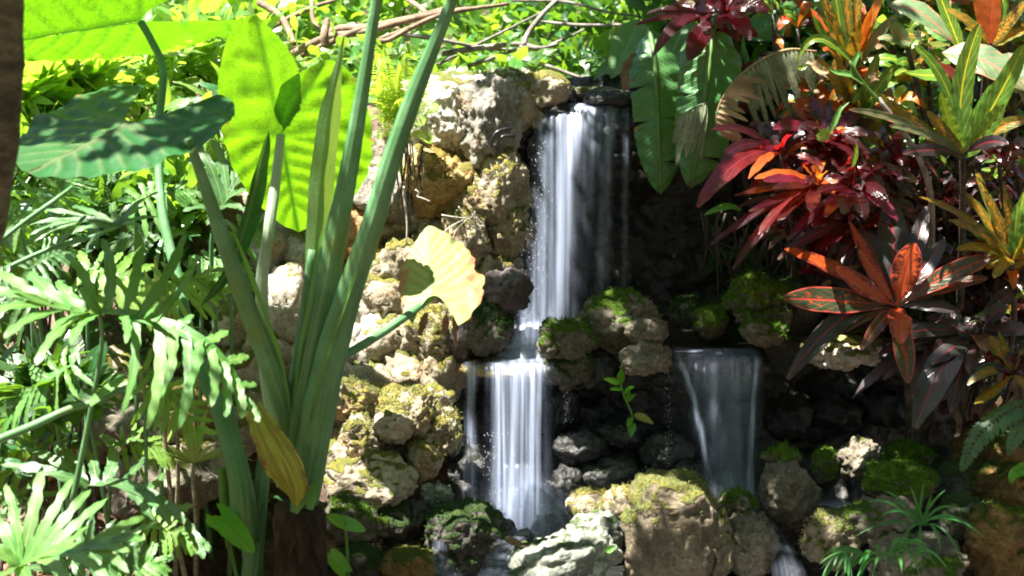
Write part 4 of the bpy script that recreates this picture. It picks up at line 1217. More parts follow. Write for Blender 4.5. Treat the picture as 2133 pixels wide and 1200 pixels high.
# ================================================================== BACKGROUND BUSHES
SHR = [  # px, py, Y, rx, ry, depth, n, size, shape, mat, label
    (110, 190, 8.3, 110, 100, .5, 60, .30, 'palmate', 'bushlime', "bright lime bush with hand shaped leaves next to the palm trunk"),
    (300, 130, 8.9, 130, 80, .5, 70, .22, 'lance', 'bushlime', "lime bush with upright narrow leaves above the dark elephant ear leaf"),
    (95, 350, 7.7, 90, 90, .4, 80, .17, 'lance', 'bushy', "bright green bush between the palm trunk and the dark elephant ear leaf"),
    (430, 110, 9.2, 120, 90, .5, 80, .17, 'ovate', 'bushlime', "sunlit bush with broad leaves left of the glowing elephant ear leaf"),
    (200, 440, 7.4, 140, 70, .4, 80, .16, 'lance', 'bushdeep', "deep green bush below the dark elephant ear leaf"),
    (390, 400, 7.6, 110, 80, .4, 80, .13, 'ovate', 'bushy', "small leaved bush behind the left green stalk"),
    (540, 60, 9.8, 120, 90, .5, 80, .16, 'ovate', 'bushy', "bush with small bright leaves behind the top of the glowing leaf"),
    (680, 50, 10.2, 130, 90, .5, 80, .15, 'ovate', 'bushy', "bush with glossy round leaves behind the tangled tan vines"),
    (850, 30, 10.6, 140, 90, .5, 90, .15, 'ovate', 'bushy', "sunny bush behind the tops of the two tall stalks"),
    (800, 130, 9.4, 90, 60, .4, 60, .12, 'ovate', 'bushdeep', "dark low bush behind the yellow green fern"),
    (1020, 50, 10.2, 140, 90, .5, 90, .15, 'ovate', 'bushy', "bright bush above the top of the sunlit rock wall"),
    (1010, 130, 9.2, 120, 44, .4, 70, .12, 'lance', 'bushy', "low bush just above the pale top stones of the wall"),
    (1180, 60, 9.8, 120, 90, .5, 90, .14, 'ovate', 'bushdeep', "green bush crossed by thin twigs above the stone lip"),
    (1190, 140, 8.8, 90, 44, .4, 60, .14, 'lance', 'bushdeep', "low dark green bush right behind the stone lip"),
    (1300, 40, 9.6, 110, 80, .5, 80, .15, 'lance', 'bushy', "narrow leaved bush left of the top red cordyline"),
    (1400, 60, 9.0, 90, 80, .4, 60, .16, 'ovate', 'bushdeep', "dark bush behind the left banana leaf"),
    (1570, 60, 8.6, 110, 100, .4, 70, .18, 'ovate', 'bushdeep', "dark bush behind the right banana leaf and red cordyline"),
    (1720, 90, 8.4, 120, 120, .4, 80, .2, 'lance', 'bushdeep', "dark lance leaved bush behind the upright yellow croton"),
    (1880, 70, 8.4, 120, 120, .4, 80, .2, 'lance', 'cro_green', "variegated bush behind the long white glossy leaf"),
    (2060, 80, 8.4, 120, 120, .4, 80, .2, 'lance', 'cro_yel', "orange green bush in the upper right corner"),
    (1840, 270, 7.7, 120, 100, .35, 80, .16, 'lance', 'bushdeep', "dark green undergrowth between the pink cordyline and the green croton"),
    (2070, 300, 7.4, 100, 130, .35, 70, .2, 'lance', 'cro_dark', "dark croton bush at the right edge behind the green croton"),
    (1960, 440, 7.2, 110, 80, .3, 70, .16, 'lance', 'cro_dark', "dark leaved croton behind the big red croton"),
    (1600, 200, 8.0, 110, 100, .3, 60, .16, 'lance', 'bushdeep', "shaded bush behind the silvery drooping frond"),
    (2080, 640, 7.0, 80, 90, .3, 60, .2, 'lance', 'cro_dark', "dark leaved croton at the right edge below the orange croton"),
    (60, 520, 6.7, 90, 70, .35, 50, .2, 'strap', 'bushy', "strap leaved plant at the left edge under the palm trunk"),
    (130, 810, 5.5, 120, 60, .3, 60, .13, 'ovate', 'bushdeep', "glossy small leaved shrub under the split philodendron leaf"),
    (60, 930, 5.6, 90, 50, .3, 40, .13, 'lance', 'bushdeep', "dark low plant at the left edge below the curved green stalk"),
]
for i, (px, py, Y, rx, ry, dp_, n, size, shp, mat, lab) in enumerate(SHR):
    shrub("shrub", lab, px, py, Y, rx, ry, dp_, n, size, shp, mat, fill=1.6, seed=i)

# the green mass far behind, as one thing nobody could count
me, TV, TF, TU = leaf_template('lance', 'bushy')
rg = np.random.default_rng(77)
N = 9000
X = rg.uniform(-8.5, 8.5, N); Yb = rg.uniform(10.5, 15.5, N)
Zb = height(X, Yb) + rg.uniform(0, 1, N) ** .7 * (1.2 + .25 * (Yb - 10.5)) * (1 + .4 * pnoise(np.stack([X * .8, Yb * .5, 0 * X], -1)))
Vs = []
for p in np.stack([X, Yb, Zb], -1):
    x, y, z = frame(unit(rg.normal(size=3) + [0, -.4, .1]), unit([rg.normal() * .5, rg.normal() * .5 - .4, 1]))
    Vs.append(TV @ (np.stack([x, y, z], 1) * rg.uniform(.18, .36)).T + p)
o = ob('far_foliage', np.concatenate(Vs), (np.arange(N)[:, None, None] * len(TV) + TF[None]).reshape(-1, 4), MAT['bushy'], None, uv=np.tile(TU, (N, 1)))
tag(o, "mass of sunlit green leaves far behind the garden", "foliage", kind="stuff")



def leaf_mass(name, label, cat, N, mat, shape, pos, size, face=(0, -.4, .1), seed=1):
    """leaves nobody could count, as one object"""
    rgm = np.random.default_rng(seed)
    me, TV, TF, TU = leaf_template(shape, mat)
    Vs = []
    for p in pos(rgm, N):
        x, y, z = frame(unit(rgm.normal(size=3) + face), unit([rgm.normal() * .5, rgm.normal() * .5 - .4, 1]))
        Vs.append(TV @ (np.stack([x, y, z], 1) * rgm.uniform(*size)).T + p)
    o = ob(name, np.concatenate(Vs), (np.arange(N)[:, None, None] * len(TV) + TF[None]).reshape(-1, 4), MAT[mat], None, uv=np.tile(TU, (N, 1)))
    return tag(o, label, cat, kind="stuff")


def over(x0, x1, y0, y1, h):
    def f(rgm, N):
        X = rgm.uniform(x0, x1, N); Yv = rgm.uniform(y0, y1, N)
        hh = h * (1 + .7 * pnoise(np.stack([X * 1.6, Yv * 1.6, 0 * X + 3], -1)))
        return np.stack([X, Yv, height(X, Yv) + rgm.uniform(0, 1, N) * hh], -1)
    return f


leaf_mass("undergrowth", "bright green undergrowth covering the slope behind the left plants", "undergrowth", 2600, 'bushlime', 'lance', over(-5, -1.2, 7.3, 10.5, .55), (.12, .24), seed=2)
leaf_mass("undergrowth", "deep green undergrowth low on the slope at the left", "undergrowth", 1800, 'bushdeep', 'lance', over(-4, -1.25, 6.5, 7.8, .35), (.10, .2), seed=3)
leaf_mass("undergrowth", "green undergrowth on the ground just behind the rock wall", "undergrowth", 1500, 'bushy', 'ovate', over(-1.5, 1.2, 7.9, 10.5, .35), (.08, .16), seed=4)
leaf_mass("undergrowth", "dark undergrowth filling the bank behind the crotons", "undergrowth", 2600, 'bushdeep', 'lance', over(1.0, 5, 7.7, 10, .7), (.14, .26), seed=5)


def around(rgm, N):
    a = rgm.uniform(-.15, math.pi + .15, N) + math.pi          # the half circle behind the viewer and both flanks
    r = rgm.uniform(7.5, 10.5, N)
    X = np.cos(a) * r; Yv = np.sin(a) * r + 4.0
    return np.stack([X, Yv, rgm.uniform(0, 1, N) ** .8 * 9.0], -1)


leaf_mass("forest", "tall green woodland closing in the garden on the viewer's side", "woodland", 5200, 'bushdeep', 'ovate', around, (.4, .85), (0, 0, 0), seed=6)  # out-of-view leaf wall added to reduce sky fill



def blobs(lst):
    def f(rgm, N):
        out = []
        for (c, r) in lst:
            d = unit(rgm.normal(size=(N // len(lst), 3))) * rgm.uniform(.3, 1, (N // len(lst), 1)) ** .5
            out.append(np.array(c) + d * np.array(r))
        return np.concatenate(out)
    return f


bl = [((4.6, 3.5, 4.6), (1.9, 2.2, 1.3)), ((4.4, 7.4, 5.2), (1.6, 2.0, 1.4)), ((1.8, 1.6, 4.9), (2.2, 1.7, .9)), ((3.2, 10.8, 4.9), (2.6, 1.4, 1.3)), ((-.8, .6, 5.4), (1.6, 1.6, .9)), ((1.0, 11.2, 5.0), (1.4, 1.2, 1.0)), ((5.6, 5.4, 3.0), (1.2, 3.0, 1.6))]  # crowns added out of view to hold back skylight
N = 7 * 900
tb2 = thing("shade_tree", "unseen tree added at the far right, its low crown darkening the crotons", "tree", (5.2, 4.6, float(height(5.2, 4.6))))
me, TV, TF, TU = leaf_template('ovate', 'bushdeep')
rgm = np.random.default_rng(91)
Vs = []
for p in blobs(bl)(rgm, N):
    x, y, z = frame(unit(rgm.normal(size=3) * [1, 1, .5]), unit([rgm.normal() * .4, rgm.normal() * .4, 1]))
    Vs.append(TV @ (np.stack([x, y, z], 1) * rgm.uniform(.2, .36)).T + p)
o = ob('crown', np.concatenate(Vs), (np.arange(len(Vs))[:, None, None] * len(TV) + TF[None]).reshape(-1, 4), MAT['bushdeep'], tb2, uv=np.tile(TU, (len(Vs), 1))); o["kind"] = "stuff"
t0 = np.array([5.2, 4.6, float(height(5.2, 4.6)) - .2])
stem(tb2, [t0, t0 + [-.1, .1, 2], t0 + [-.2, .1, 4.2]], [60, 52, 40], 'bark', 'trunk', 14, 40, .1, True)
for (c, r) in bl:
    stem(tb2, [t0 + [-.18, .1, 3.6], (t0 + [-.18, .1, 3.8]) * .5 + np.array(c) * .5 + [0, 0, .3], c], [26, 7], 'bark', 'limb', 8, 16, .05, True)

# tangled vines over the wall
tv = thing("tangled_vine", "tangle of thick tan vine stems behind the tall stalks", "vine", base_of(760, 150, 8.2))
for pts, w in (([(600, 110, 8.3), (660, 92, 8.2), (700, 62, 8.2), (760, 58, 8.15), (850, 40, 8.2), (950, 15, 8.3)], [9, 9, 8, 7]), ([(610, 112, 8.2), (680, 78, 8.15), (760, 66, 8.1), (880, 35, 8.2), (980, 18, 8.3)], [8, 7, 6]),
               ([(630, 115, 8.25), (690, 88, 8.1), (750, 62, 8.1), (800, 55, 8.2), (900, 30, 8.3)], [7, 6, 5]), ([(540, 5, 8.6), (580, 30, 8.5), (600, 60, 8.4), (612, 92, 8.3)], [8, 7, 6]), ([(678, 95, 8.0), (676, 70, 8.0), (682, 40, 8.05)], [9, 8, 6]),
               ([(650, 0, 8.5), (652, 40, 8.4), (668, 66, 8.3)], [5, 5, 4]), ([(560, 60, 8.5), (640, 20, 8.5), (700, 0, 8.6)], [6, 5, 4]), ([(790, 82, 8.1), (850, 60, 8.1), (930, 28, 8.2), (1060, 8, 8.4)], [5, 5, 4]),
               ([(760, 78, 8.0), (800, 86, 8.0), (850, 62, 8.1), (900, 40, 8.2)], [6, 5, 4]), ([(850, 0, 8.5), (872, 14, 8.4), (890, 30, 8.3)], [6, 5])):
    stem(tv, pts, w, 'vine', 'vine_stem', 8, 24, .08)
for lab, grp in (("web of thin grey twigs above the top of the rock wall", (([(900, 140, 8.4), (960, 110, 8.4), (1040, 70, 8.5), (1140, 20, 8.6)], [4, 3, 2]), ([(915, 160, 8.3), (1000, 130, 8.4), (1100, 100, 8.4), (1170, 130, 8.5)], [5, 4, 3]), ([(920, 112, 8.3), (1000, 100, 8.35), (1080, 92, 8.4), (1120, 100, 8.4)], [7, 6, 4]),
        ([(800, 68, 8.2), (900, 80, 8.3), (1010, 100, 8.4), (1110, 106, 8.5)], [4, 4, 3]), ([(1090, 96, 8.3), (1100, 70, 8.35), (1130, 30, 8.4), (1160, 0, 8.5)], [6, 5, 5]), ([(1082, 98, 8.3), (1130, 100, 8.3), (1160, 92, 8.4)], [5, 4]))),
                 ("thin dark twigs crossing the bush above the stone lip", (([(1066, 0, 8.7), (1180, 4, 8.6), (1260, 24, 8.5), (1330, 34, 8.5)], [4, 3, 2]), ([(1120, 44, 8.6), (1200, 52, 8.5), (1300, 52, 8.4)], [3, 4, 3]), ([(1066, 120, 8.3), (1130, 134, 8.2), (1210, 162, 8.1)], [4, 4, 3]), ([(1080, 115, 8.5), (1160, 88, 8.5), (1220, 60, 8.6)], [2, 3, 2])))):
    tw = thing("twig_web", lab, "twigs", base_of(1050, 150, 8.4))
    for pts, w in grp:
        stem(tw, pts, w, 'twig', 'twig', 6, 20, .1)

# ================================================================== THE BIG ELEPHANT EAR PLANT
YB = 5.5
ee = thing("elephant_ear_plant", "huge elephant ear plant with thick green stalks rising from a brown stem", "plant", base_of(625, 1180, YB))
stem(ee, [(622, 1052, YB), (624, 1120, YB), (628, 1200, YB), (634, 1420, YB)], [52, 57, 60, 66], 'stump', 'base_stem', 20, 40, .14)
rg = np.random.default_rng(9)
for i in range(16):   # old leaf-base fibres hanging on the stem
    a = rg.uniform(-1, 1); y0 = rg.uniform(1050, 1130)
    lf(ee, (625 + 52 * a, y0, YB - .16 * math.cos(a * 1.4)), (625 + 60 * a + rg.normal() * 5, y0 + rg.uniform(40, 90), YB - .19 * math.cos(a * 1.4)), rg.uniform(3, 8), 'stump', name='fibre', fold=.1, ruf=.2, kind='lance', nrm=(0, -1, .1))
lf(ee, (655, 1062, YB - .15), (676, 1190, YB - .17), 15, 'stump', name='dead_sheath', kind='strap', fold=.2, ruf=.15, nrm=(.3, -1, 0))


def stalk(pts, w, flat=.8, mat='stalk', seg=16, n=60):
    C = PP(*pts)
    V, F, U = tube(C, [M(x, C[:, 1].mean()) for x in w], n, 36, .0, flat=flat, rib=.035)
    return ob('leaf_stalk', V, F, MAT[mat], ee, uv=U)


stalk([(796, -60, 5.25), (778, 40, 5.28), (750, 220, 5.3), (722, 380, 5.34), (690, 540, 5.38), (655, 720, 5.42), (625, 880, 5.46), (616, 1000, 5.5)], [10, 12, 16, 21, 28, 33, 30, 34])
stalk([(960, -60, 5.15), (930, 30, 5.16), (870, 180, 5.2), (820, 320, 5.22), (775, 470, 5.26), (728, 610, 5.3), (690, 740, 5.33), (660, 880, 5.38), (640, 1010, 5.44), (632, 1055, 5.5)], [11, 13, 18, 20, 23, 26, 32, 36, 34, 30])
stalk([(392, 288, 5.02), (425, 380, 5.1), (465, 500, 5.2), (515, 640, 5.3), (560, 750, 5.38), (592, 850, 5.44), (604, 980, 5.5)], [8, 13, 17, 20, 24, 26, 28])
stalk([(585, 280, 5.665), (574, 380, 5.62), (560, 480, 5.58), (545, 600, 5.6), (556, 760, 5.6), (580, 900, 5.57), (600, 1010, 5.53)], [9, 11, 12, 14, 18, 22, 24], mat='litstalk')
stalk([(293, 46, 6.485), (318, 90, 6.45), (340, 150, 6.38), (330, 280, 6.24), (338, 440, 6.05), (375, 600, 5.9), (400, 720, 5.8), (460, 860, 5.66), (500, 1000, 5.6), (512, 1130, 5.58)], [8, 8, 9, 9, 10, 12, 14, 18, 24, 28])
stalk([(702, 748, 5.4), (760, 716, 5.46), (830, 670, 5.56), (880, 634, 5.66), (902, 617, 5.73)], [9, 9, 9, 8, 6])
# pale sheath margins along the stalks
for pts, w in (([(486, 480, 5.2), (520, 560, 5.22), (556, 660, 5.28), (592, 770, 5.34), (606, 870, 5.4)], 6), ([(745, 560, 5.22), (700, 690, 5.26), (655, 830, 5.3), (628, 960, 5.4)], 4), ([(672, 470, 5.32), (650, 600, 5.34), (626, 740, 5.38), (612, 860, 5.42)], 4)):
    V, F, U = strap(P(*pts[0]), P(*pts[-1]), M(w, 5.3), pts=PP(*pts), nrm=(-.5, -1, .1), n=24, m=3, kind='strap', fold=.5, ruf=.15, rf=3)
    ob('sheath', V, F, MAT['sheath'], ee, uv=U)
# the dying yellow sheath
V, F, U = strap(P(524, 850, 5.3), P(618, 1062, 5.36), M(46, 5.3), pts=PP((522, 848, 5.34), (548, 900, 5.28), (578, 960, 5.25), (602, 1010, 5.27), (618, 1064, 5.34)), nrm=(-.35, -1, .25), n=26, m=8, kind='furl', fold=-.25, ruf=.06)
ob('dying_sheath', V, F, MAT['dying'], ee, uv=U)["label"] = "yellow brown dying leaf sheath at the stem top"
for (x, y, x2, y2, w) in ((612, 1068, 640, 1004, 17), (645, 1062, 658, 1000, 14)):
    lf(ee, (x, y, 5.32), (x2, y2, 5.36), w, 'sheath', name='sheath', kind='furl', nrm=(0, -1, .1))
# glowing big leaf
V, F, U, A = cordate(P(585, 277, 5.68), P(622, 484, 5.94), P(467, 305, 5.70), P(780, 296, 5.72), ((1.05, .06, .50), (.66, .60, .42)), 64, 26, .018, 0.02, quilt=.016, seed=3, rag=.07)
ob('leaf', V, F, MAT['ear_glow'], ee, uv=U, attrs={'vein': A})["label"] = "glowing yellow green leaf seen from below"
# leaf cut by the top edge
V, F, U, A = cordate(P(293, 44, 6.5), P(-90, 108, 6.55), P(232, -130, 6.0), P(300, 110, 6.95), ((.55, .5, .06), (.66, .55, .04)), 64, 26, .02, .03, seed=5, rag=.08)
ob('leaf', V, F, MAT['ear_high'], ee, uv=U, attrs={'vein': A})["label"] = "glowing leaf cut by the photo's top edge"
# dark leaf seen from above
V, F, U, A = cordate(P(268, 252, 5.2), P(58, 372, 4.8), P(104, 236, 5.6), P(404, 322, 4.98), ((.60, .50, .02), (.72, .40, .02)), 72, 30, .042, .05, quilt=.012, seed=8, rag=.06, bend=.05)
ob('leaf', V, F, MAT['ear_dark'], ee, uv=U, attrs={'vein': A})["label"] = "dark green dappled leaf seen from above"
# yellowing leaf
V, F, U, A = cordate(P(902, 616, 5.66), P(893, 470, 5.94), P(828, 588, 5.76), P(1010, 560, 5.80), ((.44, .62, .0), (.52, .42, .0)), 72, 30, .02, .03, quilt=.004, seed=12, rag=.22, ex=.9, gain=.6, vw=1.5, rfq=3.6)
ob('leaf', V, F, MAT['ear_yellow'], ee, uv=U, attrs={'vein': A})["label"] = "yellow and brown withering leaf over the rocks"
for (x, y, x2, y2, w) in ((890, 650, 872, 700, 10), (930, 655, 925, 700, 8), (960, 650, 985, 668, 12), (945, 650, 950, 730, 5)):
    lf(ee, (x, y, 5.74), (x2, y2, 5.76), w, 'deadleaf', name='dead_flap', kind='lance', ruf=.25, fold=.1)
# edge-on dark leaf and the furled one
V, F, U = strap(P(556, 276, 5.5), P(414, 642, 5.42), M(24, 5.5), pts=PP((560, 272, 5.5), (540, 350, 5.49), (510, 470, 5.47), (470, 570, 5.44), (414, 642, 5.42)), nrm=(.9, -.55, .3), n=30, m=8, kind='lance', fold=.45, ruf=.05)
ob('leaf', V, F, MAT['ear_dark'], ee, uv=U, attrs={'vein': np.clip(1 - np.abs(U[:, 1] - .5) * 30, 0, 1)})["label"] = "narrow dark leaf seen edge on"
V, F, U = strap(P(640, 660, 5.5), P(717, 78, 5.4), M(27, 5.45), pts=PP((645, 700, 5.5), (655, 560, 5.5), (668, 420, 5.48), (682, 290, 5.45), (698, 180, 5.42), (717, 76, 5.4)), nrm=(.35, -1, .1), n=40, m=8, kind='furl', fold=-.35, ruf=.05)
ob('leaf', V, F, MAT['furl'], ee, uv=U)["label"] = "pale furled new leaf standing upright"
stem(ee, [(650, 520, 5.5), (636, 660, 5.5), (618, 800, 5.5), (612, 920, 5.5)], [8, 14, 18, 20], 'stalk', 'leaf_stalk', 12)
# older stalks behind the stem
stalk([(470, 830, 5.75), (490, 930, 5.72), (512, 1050, 5.7), (528, 1180, 5.7), (530, 1300, 5.7)], [12, 18, 20, 22, 22])
stalk([(560, 880, 5.68), (548, 980, 5.68), (536, 1080, 5.68), (524, 1200, 5.68)], [10, 16, 20, 22], mat='stalk')
stalk([(462, 975, 5.7), (468, 1060, 5.7), (480, 1140, 5.7)], [8, 10, 9], mat='sheath')

# ================================================================== SPLIT-LEAF PHILODENDRONS
p1 = thing("split_leaf_philodendron", "large split leaf philodendron with deeply cut leaf spreading at mid height", "plant", base_of(120, 1000, 5.1))
pleaf(p1, [(196, 650, 4.95), (260, 652, 4.9), (330, 672, 4.86), (400, 700, 4.82), (470, 760, 4.8), (524, 850, 4.8)],
      [(.02, 135, 528, 5.2, 13), (.10, 212, 496, 5.2, 15), (.18, 284, 478, 5.2, 14), (.26, 384, 488, 5.15, 15), (.34, 400, 560, 5.1, 16), (.30, 330, 628, 4.75, 9), (.48, 400, 655, 4.9, 14), (.62, 474, 688, 4.9, 14), (.75, 516, 740, 4.88, 15), (.88, 534, 800, 4.85, 14),
       (.16, 262, 716, 4.7, 11), (.24, 255, 862, 4.7, 13), (.36, 306, 895, 4.62, 16), (.44, 335, 830, 4.6, 15), (.52, 372, 896, 4.6, 15), (.60, 384, 820, 4.6, 16), (.68, 440, 848, 4.6, 15), (.76, 470, 870, 4.62, 13), (.86, 505, 872, 4.66, 14), (.97, 540, 880, 4.72, 11)], 'philo', 16)
pleaf(p1, [(215, 655, 4.95), (180, 650, 4.86), (130, 640, 4.78), (80, 625, 4.72), (20, 600, 4.7)],
      [(.1, 150, 720, 4.6, 15), (.25, 76, 762, 4.55, 18), (.45, 8, 706, 4.55, 17), (.6, -40, 660, 4.6, 14), (.3, 120, 585, 5.0, 15), (.45, 60, 568, 5.0, 15), (.65, -10, 566, 4.9, 14), (.8, -50, 610, 4.7, 13), (.05, 165, 600, 5.0, 12), (.2, 110, 690, 4.6, 12)], 'philo', 16)
stem(p1, [(208, 656, 4.95), (212, 720, 5.0), (190, 850, 5.05), (150, 1050, 5.1)], [4, 5, 6, 7], 'stalk', 'leaf_stalk')
stem(p1, [(-40, 930, 4.8), (60, 890, 4.82), (140, 854, 4.86), (200, 836, 4.9), (280, 800, 4.95)], [9, 9, 8, 7, 6], 'stalk', 'leaf_stalk', 10, 30)
lf(p1, (186, 842, 4.88), (262, 784, 4.92), 12, 'philo', kind='lobe', up=4)

p2 = thing("split_leaf_philodendron", "brightly sunlit split leaf philodendron in the lower left corner", "plant", base_of(20, 1250, 4.5))
pleaf(p2, [(40, 1180, 4.6), (100, 1150, 4.5), (180, 1140, 4.42), (250, 1120, 4.36), (330, 1085, 4.32)],
      [(.02, 86, 972, 4.85, 17), (.0, 10, 1010, 4.8, 14), (.06, 150, 996, 4.8, 14), (.16, 190, 1016, 4.75, 14), (.26, 226, 1036, 4.7, 14), (.36, 188, 1090, 4.6, 11), (.55, 300, 1076, 4.55, 16), (.9, 336, 1100, 4.4, 13), (.5, 270, 1150, 4.3, 13), (.7, 300, 1125, 4.3, 12),
       (.2, 150, 1230, 4.3, 15), (.35, 230, 1215, 4.26, 14), (.55, 268, 1195, 4.26, 12), (0, -30, 1060, 4.75, 16), (0, -40, 1130, 4.6, 16), (0, -20, 1220, 4.4, 18), (.0, 60, 1260, 4.35, 18)], 'philo', 16)
stem(p2, [(40, 1182, 4.6), (30, 1260, 4.6), (20, 1400, 4.55)], [7, 8, 10], 'stalk', 'leaf_stalk')

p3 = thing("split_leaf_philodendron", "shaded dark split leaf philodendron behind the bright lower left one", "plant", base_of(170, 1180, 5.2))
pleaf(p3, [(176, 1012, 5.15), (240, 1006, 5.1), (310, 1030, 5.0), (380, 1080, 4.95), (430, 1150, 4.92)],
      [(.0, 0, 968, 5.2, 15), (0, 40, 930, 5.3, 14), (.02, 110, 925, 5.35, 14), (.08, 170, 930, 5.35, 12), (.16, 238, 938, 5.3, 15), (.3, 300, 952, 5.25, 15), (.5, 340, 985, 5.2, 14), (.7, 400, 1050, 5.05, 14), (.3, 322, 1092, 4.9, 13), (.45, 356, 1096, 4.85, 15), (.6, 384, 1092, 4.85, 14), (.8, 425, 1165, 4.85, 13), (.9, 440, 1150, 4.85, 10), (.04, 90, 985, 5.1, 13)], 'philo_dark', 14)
stem(p3, [(176, 1012, 5.15), (168, 1090, 5.2), (170, 1240, 5.2)], [6, 7, 9], 'stalk', 'leaf_stalk')

p4 = thing("split_leaf_philodendron", "philodendron leaf with yellow ribs behind the left green stalk", "plant", base_of(470, 700, 6.2))
pleaf(p4, [(452, 440, 6.1), (470, 415, 6.1), (490, 385, 6.12), (506, 350, 6.15)],
      [(.05, 390, 330, 6.2, 12), (.2, 400, 300, 6.22, 12), (.35, 440, 290, 6.25, 12), (.5, 470, 285, 6.3, 11), (.9, 510, 320, 6.3, 9), (.3, 530, 400, 6.0, 11), (.1, 510, 440, 6.0, 11), (.6, 540, 360, 6.0, 10), (0, 400, 400, 6.1, 12), (0, 380, 440, 6.0, 12), (0, 430, 470, 5.95, 10)], 'philo_dark', 10)
stem(p4, [(452, 442, 6.1), (440, 520, 6.15), (450, 700, 6.2)], [4, 5, 6], 'stalk', 'leaf_stalk')

p5 = thing("split_leaf_philodendron", "thin fingered philodendron leaf below the dark elephant ear leaf", "plant", base_of(150, 700, 5.9))
pleaf(p5, [(250, 470, 5.7), (200, 460, 5.7), (150, 458, 5.7), (90, 465, 5.65)],
      [(.2, 66, 440, 5.8, 7), (.3, 60, 470, 5.7, 7), (.5, 60, 492, 5.6, 7), (.4, 70, 505, 5.6, 8), (.1, 120, 500, 5.6, 8), (0, 150, 430, 5.9, 8), (0, 180, 516, 5.6, 9), (.0, 240, 420, 5.9, 9), (0, 300, 430, 5.8, 9), (0, 330, 400, 5.8, 10), (0, 332, 452, 5.7, 9), (0, 290, 470, 5.6, 9)], 'philo_dark', 8)
stem(p5, [(-20, 520, 5.5), (40, 470, 5.55), (110, 420, 5.6), (150, 390, 5.7)], [6, 5, 5, 4], 'stalk', 'leaf_stalk')
stem(p5, [(10, 560, 5.6), (100, 520, 5.65), (200, 490, 5.7), (250, 470, 5.7)], [5, 5, 5, 4], 'stalk', 'leaf_stalk')


def phil(parent, J, ang, L, mat, seed, drop=.35, away=0.0, wl=.085):
    """one more deeply cut leaf: J seen point, ang its heading in the view (degrees, 0 right, 90 up), L length in pixels"""
    rgp = np.random.default_rng(seed)
    p = P(*J); l = M(L, J[2])
    d = np.array([math.cos(R(ang)), -away, math.sin(R(ang))]); d = unit(d)
    nr = unit(np.array([rgp.normal() * .2, -.75, .75]))
    s = unit(np.cross(d, nr)); nr = np.cross(s, d)
    t = np.linspace(0, 1, 30)
    C = p + d * (l * t)[:, None] + np.array([0, -.05, -drop]) * (l * t ** 2)[:, None]
    T = unit(np.gradient(C, axis=0))
    parts = [strap(C[0], C[-1], l * .055, pts=C[::6], nrm=nr, n=20, m=4, kind='lance', fold=.15, ruf=.1)]
    for i in range(9):
        f = i / 8.5
        for sd in (-1, 1):
            k = int(min(29, f * 29))
            a = R(np.interp(f, [0, .3, 1], [118, 72, 26]) + rgp.normal() * 6)
            dr = unit(T[k] * math.cos(a) + s * sd * math.sin(a))
            ll = l * np.interp(f, [0, .25, .6, 1], [.46, .60, .48, .26]) * rgp.uniform(.85, 1.12)
            e = C[k] + dr * ll + np.array([0, 0, -drop * .7 * ll])
            parts.append(strap(C[k], e, l * wl * .55 * rgp.uniform(.85, 1.15), T[k] * .1 * ll + nr * .12 * ll, nr + rgp.normal(size=3) * .15, .16, 22, 4, 'lobe', .14, 2.2, teeth=.15, twist=rgp.uniform(-.4, .4)))
    V, F, U = join(parts)
    ob('leaf', V, F, MAT[mat], parent, uv=U)
    g = np.array([p[0] - d[0] * .12, p[1] + .15, height(p[0], p[1] + .15)])
    stem(parent, [p, (p * .6 + g * .4) + [0, .05, .06], g], [3.5, 4.5, 6], 'stalk', 'leaf_stalk', 8, 20, world=True)


for pl, lst, mt in ((p1, (((150, 760, 5.25), 200, 170), ((300, 770, 5.35), -20, 170), ((60, 640, 5.3), 150, 170), ((330, 620, 5.6), 40, 150)), 'philo'),
                    (p2, (((120, 1190, 4.75), 60, 190), ((240, 1200, 4.7), 20, 170), ((-10, 1100, 4.9), 100, 170)), 'philo'),
                    (p3, (((60, 1040, 5.4), 150, 170), ((300, 1090, 5.3), -10, 150), ((230, 930, 5.6), 30, 150), ((90, 920, 5.6), 170, 150)), 'philo_dark'),
                    (p4, (((420, 540, 6.2), 10, 130), ((480, 500, 6.3), 60, 110), ((350, 500, 6.3), 160, 130)), 'philo_dark'),
                    (p5, (((60, 560, 5.8), 20, 170), ((180, 560, 5.9), -10, 160), ((110, 430, 6.1), 60, 150), ((280, 420, 6.2), 20, 140), ((40, 470, 6.0), 130, 140)), 'philo')):
    for i, (J, a, L) in enumerate(lst):
        v_ = np.random.default_rng(i + int(J[1]))
        phil(pl, J, a + v_.normal() * 14, L * v_.uniform(.65, 1.2), ['philo', 'philo_dark', 'philo_lime', mt][v_.integers(4)], i + int(J[0]) + 500, drop=v_.uniform(.15, .6), wl=v_.uniform(.065, .105))

# ================================================================== SMALL PLANTS, LEFT
dc = thing("dracaena", "small dracaena with striped yellow green leaves on a thin cane", "plant", base_of(408, 1170, 5.75))
stem(dc, [(404, 965, 5.7), (402, 1000, 5.7), (408, 1080, 5.72), (408, 1200, 5.75), (408, 1300, 5.78)], [4, 5, 5, 5, 6], 'cane', 'cane')
for (x, y, w, up) in ((430, 855, 9, 0), (386, 878, 7, 0), (310, 918, 8, 10), (320, 950, 7, 14), (522, 930, 6, 26), (528, 960, 5, 30), (375, 930, 6, 10), (450, 925, 6, 12), (400, 870, 7, 0), (322, 968, 6, 18)):
    lf(dc, (404, 966, 5.7), (x, y, 5.66), w, 'drac', up=up, kind='lance')
dc2 = thing("dracaena", "tall bare ringed cane rising through the shaded philodendron", "plant", base_of(385, 1210, 5.6))
stem(dc2, [(333, 800, 5.6), (340, 880, 5.6), (352, 1000, 5.6), (368, 1120, 5.6), (388, 1220, 5.6), (392, 1320, 5.6)], [4, 5, 5, 5, 6, 6], 'cane', 'cane')
